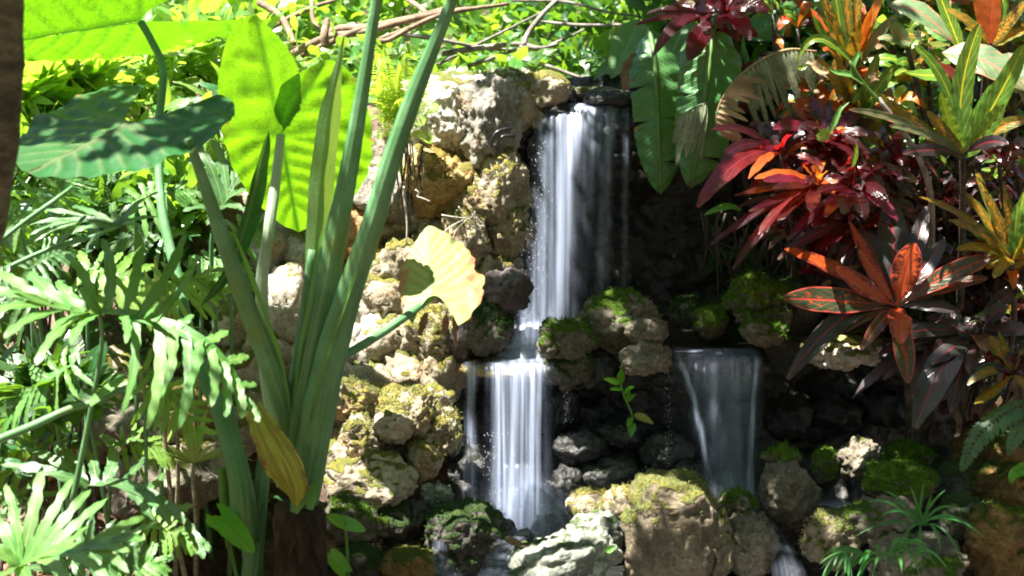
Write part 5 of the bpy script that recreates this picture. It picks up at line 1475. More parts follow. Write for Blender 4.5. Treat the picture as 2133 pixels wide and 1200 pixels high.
for (x, y, w, up) in ((290, 770, 8, 8), (360, 740, 8, 0), (390, 790, 8, 10), (318, 860, 8, -4), (300, 820, 7, 12)):
    lf(dc2, (333, 806, 5.6), (x, y, 5.55), w, 'bushdeep', up=up, kind='lance')
dc3 = thing("dracaena", "second bare ringed cane close beside the striped dracaena", "plant", base_of(370, 1100, 5.8))
stem(dc3, [(366, 850, 5.8), (370, 900, 5.8), (371, 1000, 5.8), (366, 1120, 5.8), (366, 1250, 5.8)], [4, 4, 5, 5, 5], 'cane', 'cane')
for (x, y, w, up) in ((330, 880, 7, 0), (345, 930, 7, 0), (410, 850, 7, 6), (355, 800, 7, 0)):
    lf(dc3, (366, 856, 5.8), (x, y, 5.76), w, 'drac', up=up, kind='lance')
dc4 = thing("dracaena", "broad striped yellow green leaves behind the split philodendron leaf", "plant", base_of(345, 800, 5.9))
for (x0, y0, x, y, w, up) in ((340, 700, 300, 560, 14, 0), (345, 700, 345, 575, 15, 0), (350, 700, 366, 590, 14, 0), (340, 700, 322, 530, 10, 0), (345, 705, 372, 640, 12, 4)):
    lf(dc4, (x0, y0, 5.85), (x, y, 5.8), w, 'drac', up=up, kind='ovate')
stem(dc4, [(344, 690, 5.85), (345, 780, 5.88), (345, 900, 5.9)], [5, 6, 6], 'cane', 'cane')
tp = thing("trunk_stem", "thin brown upright stem at the lower left behind the curved green stalk", "plant", base_of(76, 1050, 5.5))
stem(tp, [(78, 770, 5.45), (74, 860, 5.45), (76, 960, 5.5), (70, 1200, 5.5)], [5, 6, 6, 7], 'cane', 'cane')
for (x, y, w) in ((20, 800, 9), (120, 790, 9), (60, 740, 9), (110, 830, 8), (30, 850, 8)):
    lf(tp, (78, 776, 5.45), (x, y, 5.4), w, 'bushdeep', up=10, kind='ovate')

tl = thing("taro_plant", "small green arrow shaped leaves at the foot of the big brown stem", "plant", base_of(505, 1190, 5.5))
for (J, T, L_, R_) in (((464, 1086, 5.5), (530, 1152, 5.42), (456, 1112, 5.46), (494, 1074, 5.54)), ((470, 1092, 5.52), (428, 1084, 5.46), (460, 1106, 5.5), (458, 1074, 5.54))):
    V, F, U, A = cordate(P(*J), P(*T), P(*L_), P(*R_), ((.4, .5, 0), (.4, .5, 0)), 26, 10, .02, .03, seed=4, quilt=.004)
    ob('leaf', V, F, MAT['seedling'], tl, uv=U, attrs={'vein': A})
    stem(tl, [J, (J[0] + 14, J[1] + 60, 5.52), (505, 1250, 5.5)], [2.5, 3, 3], 'sheath', 'leaf_stalk', 6)
sd = thing("taro_seedling", "bright lime seedling standing right of the brown plant stem", "plant", base_of(724, 1195, 5.45))
for (J, T, L_, R_) in (((718, 1090, 5.42), (762, 1106, 5.36), (716, 1104, 5.38), (730, 1078, 5.46)), ((716, 1088, 5.42), (680, 1072, 5.38), (712, 1074, 5.46), (706, 1100, 5.36)), ((722, 1192, 5.42), (686, 1150, 5.36), (692, 1184, 5.38), (716, 1156, 5.42))):
    V, F, U, A = cordate(P(*J), P(*T), P(*L_), P(*R_), ((.4, .5, 0), (.4, .5, 0)), 26, 10, .02, .03, seed=6, quilt=.004)
    ob('leaf', V, F, MAT['seedling'], sd, uv=U, attrs={'vein': A})
stem(sd, [(718, 1088, 5.42), (722, 1130, 5.43), (726, 1200, 5.45), (726, 1300, 5.47)], [3, 3.5, 4, 4], 'sheath', 'leaf_stalk')
hv = thing("small_plant", "small bright green plant sprouting from the dark ledge between the falls", "plant", P(1300, 850, 6.45))
stem(hv, [(1290, 790, 6.42), (1302, 830, 6.4), (1316, 862, 6.4), (1318, 895, 6.4)], [2, 2.5, 2.5, 2], 'sheath')
for (x0, y0, x, y, w) in ((1290, 800, 1256, 790, 8), (1292, 800, 1296, 768, 9), (1300, 818, 1322, 806, 6), (1306, 836, 1326, 822, 6), (1308, 836, 1312, 812, 6), (1318, 880, 1314, 912, 9), (1316, 870, 1306, 890, 6), (1296, 812, 1270, 812, 6)):
    lf(hv, (x0, y0, 6.4), (x, y, 6.36), w, 'seedling', kind='ovate', up=4)
lf(hv, (1320, 864, 6.4), (1362, 884, 6.36), 9, 'ear_yellow' if False else 'dying', kind='ovate', up=6, label="yellowed leaf")

# ================================================================== FERNS AND ROOTS ON THE WALL
fe = thing("fern", "sunlit yellow green fern on top of the rock wall behind the tall stalks", "fern", P(830, 300, 7.0))
for i, (x, y, w_) in enumerate(((768, 84, 0), (800, 96, 0), (846, 100, 0), (886, 108, 0), (790, 150, 0), (870, 160, 0), (905, 170, 0), (912, 230, 0), (780, 210, 0), (830, 130, 0), (815, 330, 0), (790, 290, 0), (880, 262, 0), (925, 255, 0), (850, 320, 0), (760, 180, 0), (940, 215, 0), (825, 210, 0), (780, 120, 0), (865, 130, 0), (900, 140, 0), (845, 200, 0), (805, 250, 0), (895, 300, 0), (770, 250, 0), (820, 84, 0))):
    b = (838 + (i % 4) * 9 - 12, 250 + (i % 3) * 14, 6.95)
    m = ((b[0] + x) / 2 + (x - b[0]) * .12, (b[1] + y) / 2 - (18 if y > 200 else 6), 6.85)
    if i in (6, 10, 13, 14, 16, 20, 22): continue
    frond(fe, [b, m, (x, y, 6.72 - .02 * (i % 5))], 13, 28, 2.3, 'fern', .05, seg=4, nrm=(random.uniform(-.5, .3), -.8, .5))
fs = thing("fern", "little hanging fern sprig low on the rock wall beside the tall stalk", "fern", P(830, 380, 6.9))
for x, y in ((826, 345), (800, 338), (838, 372), (786, 352)):
    frond(fs, [(822, 320, 6.9), ((822 + x) / 2, 325, 6.86), (x, y, 6.84)], 6, 8, 3, 'fern', .1, seg=4)
rh = thing("hanging_roots", "bundle of brown hanging roots on the sunlit rock wall below the fern", "roots", P(850, 330, 6.85))
rg = np.random.default_rng(31)
for i in range(18):
    x = 850 + rg.normal() * 16; y = 310 + rg.uniform(-30, 20)
    stem(rh, [(x, y, 6.86), (x + rg.normal() * 6, y + 40, 6.8), (x + rg.normal() * 10, y + rg.uniform(70, 150), 6.8)], [2, 1.6, .8], 'vine' if i % 2 else 'stump', 'root', 5, 10)
pr_ = thing("pale_roots", "pale dry roots spread over the mossy stone above the yellowing leaf", "roots", P(965, 450, 6.75))
for pts in (((920, 448), (945, 452), (975, 455)), ((965, 458), (935, 475), (918, 492)), ((975, 455), (950, 480), (945, 500)), ((975, 455), (990, 470), (988, 478)), ((955, 430), (965, 445), (972, 455)), ((990, 440), (985, 450), (975, 458)), ((985, 470), (995, 478), (1008, 482)), ((870, 410), (885, 415), (896, 420)), ((865, 395), (872, 402), (868, 410))):
    stem(pr_, [(x, y, 6.72) for x, y in pts], [2, 1.6, 1], 'root', 'root', 5, 10)
lr = thing("long_root", "long pale root hanging straight down the wall beside the right stalk", "roots", P(846, 480, 6.75))
stem(lr, [(840, 388, 6.74), (842, 410, 6.74), (847, 450, 6.74), (848, 480, 6.74), (846, 505, 6.74)], [3, 3, 2.5, 2, 1], 'root', 'root', 6, 16)
hs = thing("black_tube", "pair of black irrigation tubes looping out beside the upper waterfall", "tube", P(1030, 290, 7.0))
stem(hs, [(1022, 322, 6.98), (1024, 300, 6.95), (1030, 280, 6.93), (1046, 270, 6.95), (1066, 268, 7.05)], 3, 'hose', 'hose', 8, 24)
stem(hs, [(1036, 312, 6.98), (1038, 296, 6.95), (1048, 284, 6.94), (1064, 283, 7.0), (1078, 286, 7.08)], 3, 'hose', 'hose', 8, 24)

# ================================================================== BANANA LEAVES
bn = thing("banana_plant", "banana plant with two long ribbed leaves hanging beside the upper waterfall", "plant", base_of(1440, 600, 7.9))
def banana(mid, wl, wr, label=None, n=70):
    C = spline(PP(*mid), n); T = unit(np.gradient(C, axis=0)); S = unit(np.cross(T, (0, -1, .15)))
    if S[:, 0].mean() < 0: S = -S
    Nn = np.cross(S, T); Nn = np.where(Nn[:, 1:2] > 0, -Nn, Nn)
    t = np.linspace(0, 1, n); Y = C[:, 1].mean()
    m = 14; v = np.linspace(-1, 1, m)
    W = prof('banana', t)
    rgb = np.random.default_rng(int(mid[0][0]))
    notch = 1 - .55 * (np.abs(np.sin(t * 15 + rgb.uniform(0, 6))) < .07) * (t > .3) * (t < .86) - .05 * rgb.random(n)
    notch2 = 1 - .55 * (np.abs(np.sin(t * 13 + 2 + rgb.uniform(0, 6))) < .07) * (t > .35) * (t < .85) - .05 * rgb.random(n)
    L = np.where(v[None] < 0, M(wl, Y) * (W * notch)[:, None], M(wr, Y) * (W * notch2)[:, None])
    off = -.35 * (v ** 2)[None] * L + .010 * np.sin(t[:, None] * 62 + np.abs(v)[None] * 5) * np.abs(v)[None] ** .6 + .02 * np.sin(t[:, None] * 9 + v[None] * 2) * np.abs(v)[None]
    V = C[:, None] + S[:, None] * (v[None] * L)[..., None] + Nn[:, None] * off[..., None] + np.array([0, 0, -1.0]) * (np.abs(v)[None] * L * .18)[..., None]
    uv = np.stack([np.repeat(t, m), np.tile((v + 1) / 2, n)], -1)
    o = ob('leaf', V.reshape(-1, 3), grid_faces(n, m), MAT['banana'], bn, uv=uv)
    if label: o["label"] = label
    r = tube(C + Nn * .012, [M(6, Y), M(5, Y), M(2, Y)], n, 6)
    ob('midrib', r[0], r[1], MAT['sheath'], o if False else bn, uv=r[2])
banana([(1352, 60, 7.2), (1362, 120, 7.08), (1369, 200, 7.0), (1373, 300, 6.98), (1377, 404, 7.0)], 54, 62)
banana([(1492, 30, 7.05), (1482, 90, 6.95), (1472, 180, 6.88), (1458, 290, 6.86), (1440, 392, 6.9)], 62, 74)
lf(bn, (1332, 40, 7.5), (1272, 165, 7.35), 34, 'banana', kind='ovate', n=20, m=6, up=-4)
lf(bn, (1330, 90, 7.55), (1235, 168, 7.5), 22, 'banana', kind='ovate', n=16, up=8)
lf(bn, (1390, 130, 7.4), (1440, 20, 7.5), 34, 'banana', kind='ovate', n=16)
lf(bn, (1560, 80, 7.5), (1640, 30, 7.6), 40, 'banana', kind='ovate', n=16)
lf(bn, (1325, 110, 7.15), (1300, 196, 7.05), 18, 'deadleaf', kind='lance', ruf=.3, fold=.5, label="brown withered leaf")
lf(bn, (1318, 120, 7.2), (1330, 190, 7.1), 12, 'deadleaf', kind='lance', ruf=.3, fold=.5)
stem(bn, [(1440, 620, 8.3), (1430, 300, 8.1), (1420, 80, 7.6), (1410, -60, 7.5)], [16, 15, 14, 12], 'darktwig', 'stem', 12)

# drooping silvery fronds
sf = thing("drooping_frond", "arching frond with silvery banded leaflets and a pale brown end", "frond", base_of(1700, 300, 7.0))
Cw = spline(PP((1700, 108, 6.9), (1640, 104, 6.8), (1580, 128, 6.72), (1530, 170, 6.66), (1500, 215, 6.62), (1492, 258, 6.62), (1510, 290, 6.64)), 34)
Tt = unit(np.gradient(Cw, axis=0))
V, F, U = tube(Cw, [.008, .006, .003], 34, 6); ob('midrib', V, F, MAT['brownfrond'], sf, uv=U)
for i in range(2, 33):
    f = i / 33; old = f > .6
    L = M(150 if not old else 60 + 60 * (1 - f), 6.7) * (.75 + .25 * math.sin(i * 1.7)) * min(1, .5 + f * 1.6)
    d = unit(np.array([.42 - .1 * f + random.uniform(-.06, .06), .06, -1.0])) if not old else unit(np.array([1.0, .1, -.15 - (f - .6)]))
    V, F, U = strap(Cw[i], Cw[i] + d * L, M(7.5 if not old else 6, 6.7), (M(-8, 6.7), -.02, .02), (.5, -1, .1), .45, 12, 4, 'strap', .12, 5)
    ob('leaflet', V, F, MAT['brownfrond' if old else 'silver'], sf, uv=U)
s2 = thing("drooping_frond", "small silvery frond hanging in front of the right banana leaf", "frond", P(1445, 225, 6.75))
V, F, U = tube(PP((1475, 215, 6.8), (1450, 222, 6.76), (1420, 240, 6.76)), [.006, .003], 12, 6); ob('midrib', V, F, MAT['silver'], s2, uv=U)
for (x, y, x2, y2) in ((1470, 222, 1458, 330), (1460, 222, 1440, 322), (1450, 225, 1428, 330), (1440, 228, 1414, 320), (1430, 232, 1408, 346), (1468, 218, 1446, 290), (1422, 240, 1402, 300)):
    lf(s2, (x, y, 6.76), (x2, y2, 6.74), 7, 'silver', kind='strap', fold=.4, ruf=.12)

# ================================================================== CORDYLINES AND CROTONS
def rosette(root, c, leaves, mat, extra=0, L=120, w=14, seed=0, mats=None, kind='spoon', upness=.5, droop=30, stemto=None, sw=6, spread=1.0, ruf=.08):
    rgx = np.random.default_rng(seed + 5)
    for item in leaves:
        x, y, dY, ww = item[:4]
        mt = item[4] if len(item) > 4 else mat
        up = item[5] if len(item) > 5 else 20
        lf(root, c, (x, y, c[2] + dY), ww, mt, up=up, fw=8, kind=kind, ruf=ruf * 1.5, twist=rgx.uniform(-.5, .5), side=rgx.normal() * 5, nrm=(-.15 + rgx.normal() * .15, -.8, .6), n=14)
    for i in range(extra):
        a = rgx.uniform(0, 2 * math.pi)
        l = L * rgx.uniform(.42, 1.15)
        x = c[0] + math.cos(a) * l * spread * rgx.uniform(.5, 1)
        y = c[1] - l * (upness * rgx.uniform(-.2, 1.1)) + abs(math.cos(a)) * droop * rgx.uniform(.3, 1.3)
        dY = math.sin(a) * M(l, c[2]) * .6
        mt = mats[rgx.integers(len(mats))] if mats else mat
        lf(root, c, (x, y, c[2] + dY), w * rgx.uniform(.7, 1.2), mt, up=rgx.uniform(5, 75), fw=rgx.uniform(-10, 25), side=rgx.normal() * 10, kind=kind, ruf=ruf * rgx.uniform(.8, 2.2), rf=rgx.uniform(2, 5), twist=rgx.uniform(-.8, .8), nrm=(rgx.normal() * .5, -.7, .7), n=14)
    if stemto is not None:
        for i in range(extra):      # older leaves lower on the stem
            f = rgx.uniform(.05, .55)
            b = (c[0] + (stemto[0] - c[0]) * f, c[1] + (stemto[1] - c[1]) * f, c[2] + (stemto[2] - c[2]) * f)
            a = rgx.uniform(0, 2 * math.pi); l = L * rgx.uniform(.5, .95)
            mt = mats[rgx.integers(len(mats))] if mats else mat
            lf(root, b, (b[0] + math.cos(a) * l, b[1] + l * rgx.uniform(-.35, .5), b[2] + math.sin(a) * M(l, c[2]) * .5), w * rgx.uniform(.6, 1.05), mt if rgx.random() > .15 else 'deadleaf', up=rgx.uniform(10, 50), kind=kind, ruf=ruf * 1.8, twist=rgx.uniform(-1, 1), nrm=(rgx.normal() * .5, -.7, .7), n=12)
        stem(root, [c, ((c[0] + stemto[0]) / 2 + 8, (c[1] + stemto[1]) / 2, (c[2] + stemto[2]) / 2), stemto], [sw * .7, sw], 'darktwig', 'stem', 8, 16, .1)


c1 = thing("red_cordyline", "dark red cordyline with drooping leaves above the banana leaves", "plant", base_of(1500, 200, 7.4))
rosette(c1, (1476, 38, 6.95), [(1324, 52, -.1, 9, 'cord_red', 24), (1362, 116, -.25, 15, 'cord_red', 60), (1434, 126, -.35, 22, 'cord_red', 20), (1346, 30, 0, 12, 'cord_red', 26), (1395, 12, .1, 14, 'cord_red', 20), (1440, -60, .1, 14, 'cord_red', 0), (1400, 60, -.1, 10, 'cord_red', 24), (1500, -70, .1, 14, 'cord_red', 0), (1385, -20, .2, 10, 'cro_yel', 10)], 'cord_red', 6, 110, 13, 1, stemto=(1560, 420, 7.5))
rosette(c1, (1512, 28, 6.85), [(1560, 84, -.3, 19, 'cord_pink', 34), (1602, 24, -.1, 18, 'cord_red', 30), (1526, -60, .1, 14, 'cord_red', 0), (1580, -40, 0, 16, 'cord_red', 10), (1500, 60, -.25, 12, 'cord_red', 14), (1548, 6, -.2, 18, 'cord_red', 20)], 'cord_red', 5, 100, 13, 2, stemto=(1580, 300, 7.4))

c2 = thing("burgundy_cordyline", "large mass of burgundy and pink cordyline leaves right of the cave", "plant", base_of(1700, 620, 7.0))
CM = ['cord_red', 'cord_red', 'cord_pink', 'cord_red', 'cro_dark', 'cord_red', 'cord_pink', 'cord_red', 'cord_orange']
rosette(c2, (1628, 322, 6.45), [(1480, 272, -.15, 12, 'cord_red', 50), (1500, 336, -.2, 13, 'cord_red', 60), (1452, 432, -.35, 22, 'cord_pink', 90), (1560, 260, .1, 11, 'cord_red', 40), (1560, 372, -.3, 13, 'cord_orange', 40), (1640, 230, .15, 12, 'cord_orange', 10), (1600, 250, .1, 12, 'cord_red', 10), (1700, 250, .1, 12, 'cord_red', 30), (1715, 285, -.05, 12, 'cord_red', 50)], 'cord_red', 12, 120, 12, 3, CM, stemto=(1640, 640, 7.2))
rosette(c2, (1715, 300, 6.5), [(1610, 268, -.1, 13, 'cord_pink', 40), (1650, 215, .1, 13, 'cord_orange', 20), (1620, 255, 0, 11, 'cord_red', 40), (1730, 210, .1, 13, 'cord_red', 0), (1790, 245, .0, 14, 'cord_red', 40), (1830, 290, -.1, 14, 'cord_red', 40), (1690, 200, .1, 12, 'cord_pink', 0), (1780, 330, -.2, 14, 'cord_red', 30), (1810, 320, -.2, 12, 'cord_red', 40)], 'cord_red', 14, 110, 12, 4, CM, stemto=(1700, 640, 7.2))
rosette(c2, (1706, 386, 6.35), [(1572, 372, -.2, 13, 'cord_orange', 34), (1580, 490, -.3, 17, 'cord_pink', 40), (1530, 408, -.2, 10, 'cord_red', 14), (1560, 440, -.25, 9, 'cord_red', 10), (1590, 376, -.3, 14, 'cord_pink', 14), (1610, 390, -.35, 10, 'cord_red', 4), (1690, 350, -.1, 12, 'cord_orange', 16), (1715, 362, -.15, 12, 'cord_orange', 16), (1620, 460, -.3, 12, 'cord_red', 10), (1688, 440, -.4, 16, 'cord_red', 10), (1480, 510, -.2, 10, 'cord_red', 30), (1526, 560, -.3, 11, 'cord_red', 60)], 'cord_red', 12, 120, 12, 6, CM, stemto=(1680, 640, 7.2))
rosette(c2, (1776, 390, 6.35), [(1702, 400, -.3, 15, 'cord_red', 10), (1718, 452, -.35, 17, 'cord_red', 16), (1756, 446, -.4, 18, 'cord_red', 20), (1800, 458, -.35, 18, 'cord_red', 20), (1850, 420, -.2, 14, 'cord_red', 30), (1730, 330, .1, 13, 'cord_red', 20), (1840, 350, 0, 14, 'cord_red', 30), (1690, 470, -.3, 13, 'cord_red', 10), (1800, 320, .1, 14, 'cord_red', 0), (1640, 500, -.25, 11, 'cord_red', 30), (1870, 460, -.2, 14, 'cord_pink', 30)], 'cord_red', 14, 120, 14, 7, ['cord_red', 'cord_red', 'cord_red', 'cro_dark'], stemto=(1740, 660, 7.0))
rosette(c2, (1800, 470, 6.4), [(1680, 560, -.2, 12, 'cord_red', 40), (1710, 520, -.2, 14, 'cord_red', 30), (1740, 570, -.2, 14, 'cro_dark', 30), (1620, 540, -.1, 12, 'cro_dark', 50), (1900, 440, 0, 13, 'cord_red', 30)], 'cord_red', 10, 120, 14, 8, ['cord_red', 'cro_dark'], stemto=(1800, 680, 7.0))

for i, (c, e, L_) in enumerate((((1660, 270, 6.6), 18, 95), ((1750, 330, 6.5), 20, 100), ((1640, 400, 6.45), 16, 95), ((1830, 400, 6.5), 18, 100), ((1740, 470, 6.45), 18, 100), ((1850, 330, 6.6), 14, 90))):
    rosette(c2, c, [], 'cord_red', e, L_, 12, 200 + i, ['cord_red', 'cord_red', 'cord_pink', 'cro_dark'], upness=.7, stemto=(c[0] + 10, 640, 7.1), spread=1.0, ruf=.1)

hero = thing("red_croton", "croton with a star of red ribbed and mottled leaves above the pale ledge stone", "plant", base_of(1890, 900, 6.5))
hc = (1868, 640, 6.2)
for (x, y, dY, w, mt, up, fw, kind) in ((1634, 518, -.1, 17, 'cro_heror', 26, 0, 'spoon'), (1632, 622, -.25, 29, 'cro_hero', 10, 10, 'spoon'), (1742, 556, -.15, 19, 'cro_heror', -6, 8, 'spoon'), (1770, 462, .08, 14, 'cro_heror', -10, 0, 'spoon'),
                                   (1788, 520, .0, 14, 'cro_heror', -4, 12, 'spoon'), (1904, 506, -.05, 31, 'cro_heror', 0, 10, 'spoon'), (1856, 412, .2, 32, 'cro_dark', 0, 0, 'spoon'), (1795, 470, .15, 24, 'cro_dark', 0, 0, 'spoon'), (2066, 536, -.1, 22, 'cro_hero', 22, 0, 'spoon'), (2058, 580, -.05, 14, 'cro_hero', 24, 0, 'spoon'),
                                   (1872, 716, -.3, 26, 'cro_heror', 34, 16, 'spoon'), (1892, 798, -.2, 22, 'cro_hero', 30, 20, 'spoon'), (1640, 790, -.25, 22, 'cro_dark', 110, 0, 'spoon'), (1740, 700, -.15, 12, 'cro_hero', 26, 0, 'spoon'), (1796, 726, -.2, 14, 'cro_hero', 30, 0, 'spoon'),
                                   (1968, 500, .15, 20, 'cro_dark', 10, 0, 'spoon'), (1700, 560, .15, 18, 'cro_dark', 10, 0, 'spoon'), (2000, 650, -.05, 16, 'cro_dark', 20, 0, 'spoon'), (1730, 640, .1, 18, 'cro_dark', 10, 0, 'spoon'), (1930, 430, .25, 20, 'cro_dark', 0, 0, 'spoon')):
    lf(hero, hc, (x, y, 6.2 + dY), w, mt, up=up, fw=fw, kind=kind, ruf=.10, rf=3, n=20, m=6, nrm=(-.05, -.85, .5), fold=.22, twist=random.uniform(-.3, .3), side=random.uniform(-8, 8))
stem(hero, [(1868, 640, 6.22), (1880, 720, 6.3), (1892, 820, 6.4), (1895, 960, 6.5)], [6, 8, 9, 10], 'darktwig', 'stem', 8, 20, .1)

dk = thing("purple_croton", "dark purple croton with long drooping red ribbed leaves over the black hollow", "plant", base_of(2010, 950, 6.6))
for c, lst in (((2030, 700, 6.25), [(1906, 892, -.25, 34, 'cro_dark', 90), (1940, 760, -.15, 20, 'cro_dark', 20), (1985, 766, -.1, 17, 'cro_dark', 20), (2052, 734, -.2, 17, 'cro_hero', 30), (1930, 660, .05, 15, 'cro_dark', 10), (1860, 700, -.1, 16, 'cro_dark', 30), (1830, 740, -.1, 15, 'cro_dark', 40), (2133, 590, .0, 20, 'cro_dark', 20), (2100, 640, -.1, 18, 'cro_dark', 30), (2150, 690, -.1, 18, 'cro_dark', 20), (2020, 780, -.2, 15, 'cro_dark', 10), (1980, 860, -.15, 22, 'cro_dark', 40)]),
               ((1960, 720, 6.35), [(1776, 830, -.1, 16, 'cro_dark', 60), (1840, 790, -.05, 17, 'cro_dark', 40), (1870, 660, .1, 14, 'cro_dark', 10), (1900, 830, .0, 20, 'cro_dark', 30), (1990, 640, .1, 18, 'cro_dark', 10), (1880, 690, 0, 14, 'cord_red', 10)]),
               ((2110, 780, 6.1), [(2060, 700, .05, 14, 'cro_yel', 10), (2015, 802, -.1, 12, 'cro_yel', 40), (2030, 842, -.1, 14, 'cro_yel', -10), (2150, 730, 0, 16, 'cro_yel', 10), (2080, 690, .05, 10, 'cro_yel', 0), (2170, 830, -.1, 16, 'cro_yel', 10)])):
    rosette(dk, c, lst, 'cro_dark', 8, 110, 17, int(c[0]), ['cro_dark', 'cro_dark', 'cord_red'], stemto=(2030, 980, 6.7), spread=.9)

gc = thing("green_croton", "upright green croton with yellow midribs near the upper right corner", "plant", base_of(2005, 600, 6.8))
g0 = (2005, 325, 6.25)
for (x, y, dY, w, mt, up, fw, sd, kind) in ((2042, 48, 0, 24, 'cro_green', 0, 0, -40, 'strap'), (2136, 90, -.05, 24, 'cro_green', 0, 0, 10, 'strap'), (2075, 170, .1, 20, 'cro_green', 0, 0, 0, 'strap'), (1900, 92, 0, 13, 'cro_green', 60, 0, 30, 'strap'), (1960, 190, -.1, 16, 'cro_green', 0, 0, -10, 'strap'), (2090, 215, -.1, 20, 'cro_green', 0, 0, 10, 'strap'),
                                       (1814, 190, -.15, 15, 'cro_yel', -8, 0, 0, 'strap'), (1930, 230, -.1, 14, 'cro_yel', 0, 0, 0, 'strap'), (2150, 250, -.1, 16, 'cro_yel', 40, 0, 0, 'strap'), (1850, 262, -.2, 10, 'cro_pinkgreen', 30, 0, 0, 'strap'), (1766, 228, -.25, 10, 'cro_pinkgreen', 40, 0, 0, 'strap'), (2100, 300, -.2, 14, 'cro_dark', 30, 0, 0, 'spoon'), (1880, 320, -.2, 14, 'cro_dark', 20, 0, 0, 'spoon')):
    lf(gc, g0, (x, y, 6.25 + dY), w, mt, up=up, fw=fw, side=sd, kind=kind, ruf=.09, rf=7, n=24, m=6, nrm=(-.1, -1, .3), fold=.3)
stem(gc, [(2005, 325, 6.27), (2006, 400, 6.35), (2004, 520, 6.5), (2000, 640, 6.7)], [6, 7, 8, 8], 'darktwig', 'stem', 8, 20, .1)

vn = thing("vine_croton", "thin forked lime and brown twisted leaf branch in front of the yellow croton", "plant", base_of(1830, 560, 6.6))
stem(vn, [(1830, 210, 6.1), (1800, 176, 6.08), (1770, 128, 6.06)], [5, 4, 3], 'sheath', 'stem', 6)
stem(vn, [(1830, 205, 6.1), (1870, 260, 6.12), (1915, 330, 6.2), (1940, 420, 6.4), (1940, 560, 6.6)], [5, 6, 7, 7, 8], 'twig', 'stem', 6)
for pts, w, mt in ((((1775, 130), (1745, 100), (1715, 82), (1690, 84), (1668, 110), (1660, 138)), 9, 'cro_green'), (((1800, 176), (1775, 156), (1740, 150), (1725, 140)), 7, 'sheath'), (((1728, 152), (1705, 144), (1690, 130), (1676, 132)), 9, 'brownfrond'), (((1788, 170), (1776, 140), (1790, 110), (1796, 130)), 6, 'sheath'),
                   (((1660, 138), (1668, 142), (1682, 138)), 6, 'cro_green'), (((1815, 172), (1818, 160), (1832, 166)), 9, 'deadleaf'), (((1720, 285), (1735, 262), (1750, 228), (1770, 212)), 6, 'sheath'), (((1700, 282), (1712, 284), (1728, 268)), 14, 'fern'), (((1775, 350), (1782, 320), (1784, 296)), 6, 'cro_green')):
    V, F, U = strap(P(*pts[0], 6.08), P(*pts[-1], 6.05), M(w, 6.06), pts=PP(*[(x, y, 6.07) for x, y in pts]), nrm=(-.1, -1, .3), n=18, m=4, kind='lance', fold=.4, ruf=.12)
    ob('leaf', V, F, MAT[mt], vn, uv=U)

oc = thing("orange_croton", "croton with narrow orange and yellow twisted leaves at the right edge", "plant", base_of(2110, 700, 6.5))
rosette(oc, (2108, 540, 6.15), [(1914, 410, -.1, 12, 'cro_yel', 40), (1975, 458, -.15, 14, 'cro_yel', 20), (2050, 396, 0, 12, 'cro_yel', 10), (2090, 380, 0, 11, 'cro_yel', 0), (2134, 400, 0, 13, 'cro_green', 0), (2150, 450, -.1, 14, 'cro_green', 0), (2010, 400, .05, 12, 'cro_yel', 10), (1990, 520, -.15, 13, 'cro_yel', 30), (2030, 350, .1, 11, 'cro_yel', 0), (2070, 580, -.2, 14, 'cro_yel', 20), (2150, 340, .1, 12, 'cro_yel', 0), (2120, 420, -.05, 13, 'cro_green', 0)], 'cro_yel', 12, 130, 11, 31, ['cro_yel', 'cro_yel', 'cro_green', 'cord_orange'], 'strap', .8, 30, (2100, 760, 6.5), 8, .9, .12)

yc = thing("yellow_croton", "tall croton with upright yellow and orange leaves at the top right of the banana leaves", "plant", base_of(1760, 420, 7.2))
rosette(yc, (1768, 150, 6.8), [(1700, -40, .0, 12, 'cro_yel', 0), (1735, -50, 0, 12, 'cro_green', 0), (1762, -60, 0, 12, 'cro_yel', 0), (1790, -40, 0, 12, 'cro_yel', 0), (1840, -20, -.1, 14, 'cord_orange', 0), (1816, 16, -.1, 11, 'cord_orange', 0), (1690, 30, -.1, 12, 'cro_green', 0), (1720, 20, -.1, 11, 'cro_yel', 0), (1870, 30, -.1, 13, 'cro_pinkgreen', 20), (1790, 40, -.15, 14, 'cro_yel', 0)], 'cro_yel', 14, 150, 12, 41, ['cro_yel', 'cro_yel', 'cro_green', 'cord_orange'], 'strap', 1.0, 20, (1770, 480, 7.3), 8, .7, .1)
rosette(yc, (1790, 236, 6.75), [(1700, 120, -.1, 12, 'cro_yel', 10), (1740, 110, -.1, 13, 'cro_yel', 0), (1830, 110, -.1, 13, 'cro_green', 0), (1860, 140, -.1, 15, 'cro_green', 0), (1650, 210, -.2, 13, 'cord_orange', 10)], 'cro_yel', 10, 110, 11, 42, ['cro_yel', 'cro_green', 'cord_orange'], 'strap', .8, 20, (1775, 480, 7.2), 8, .8, .1)

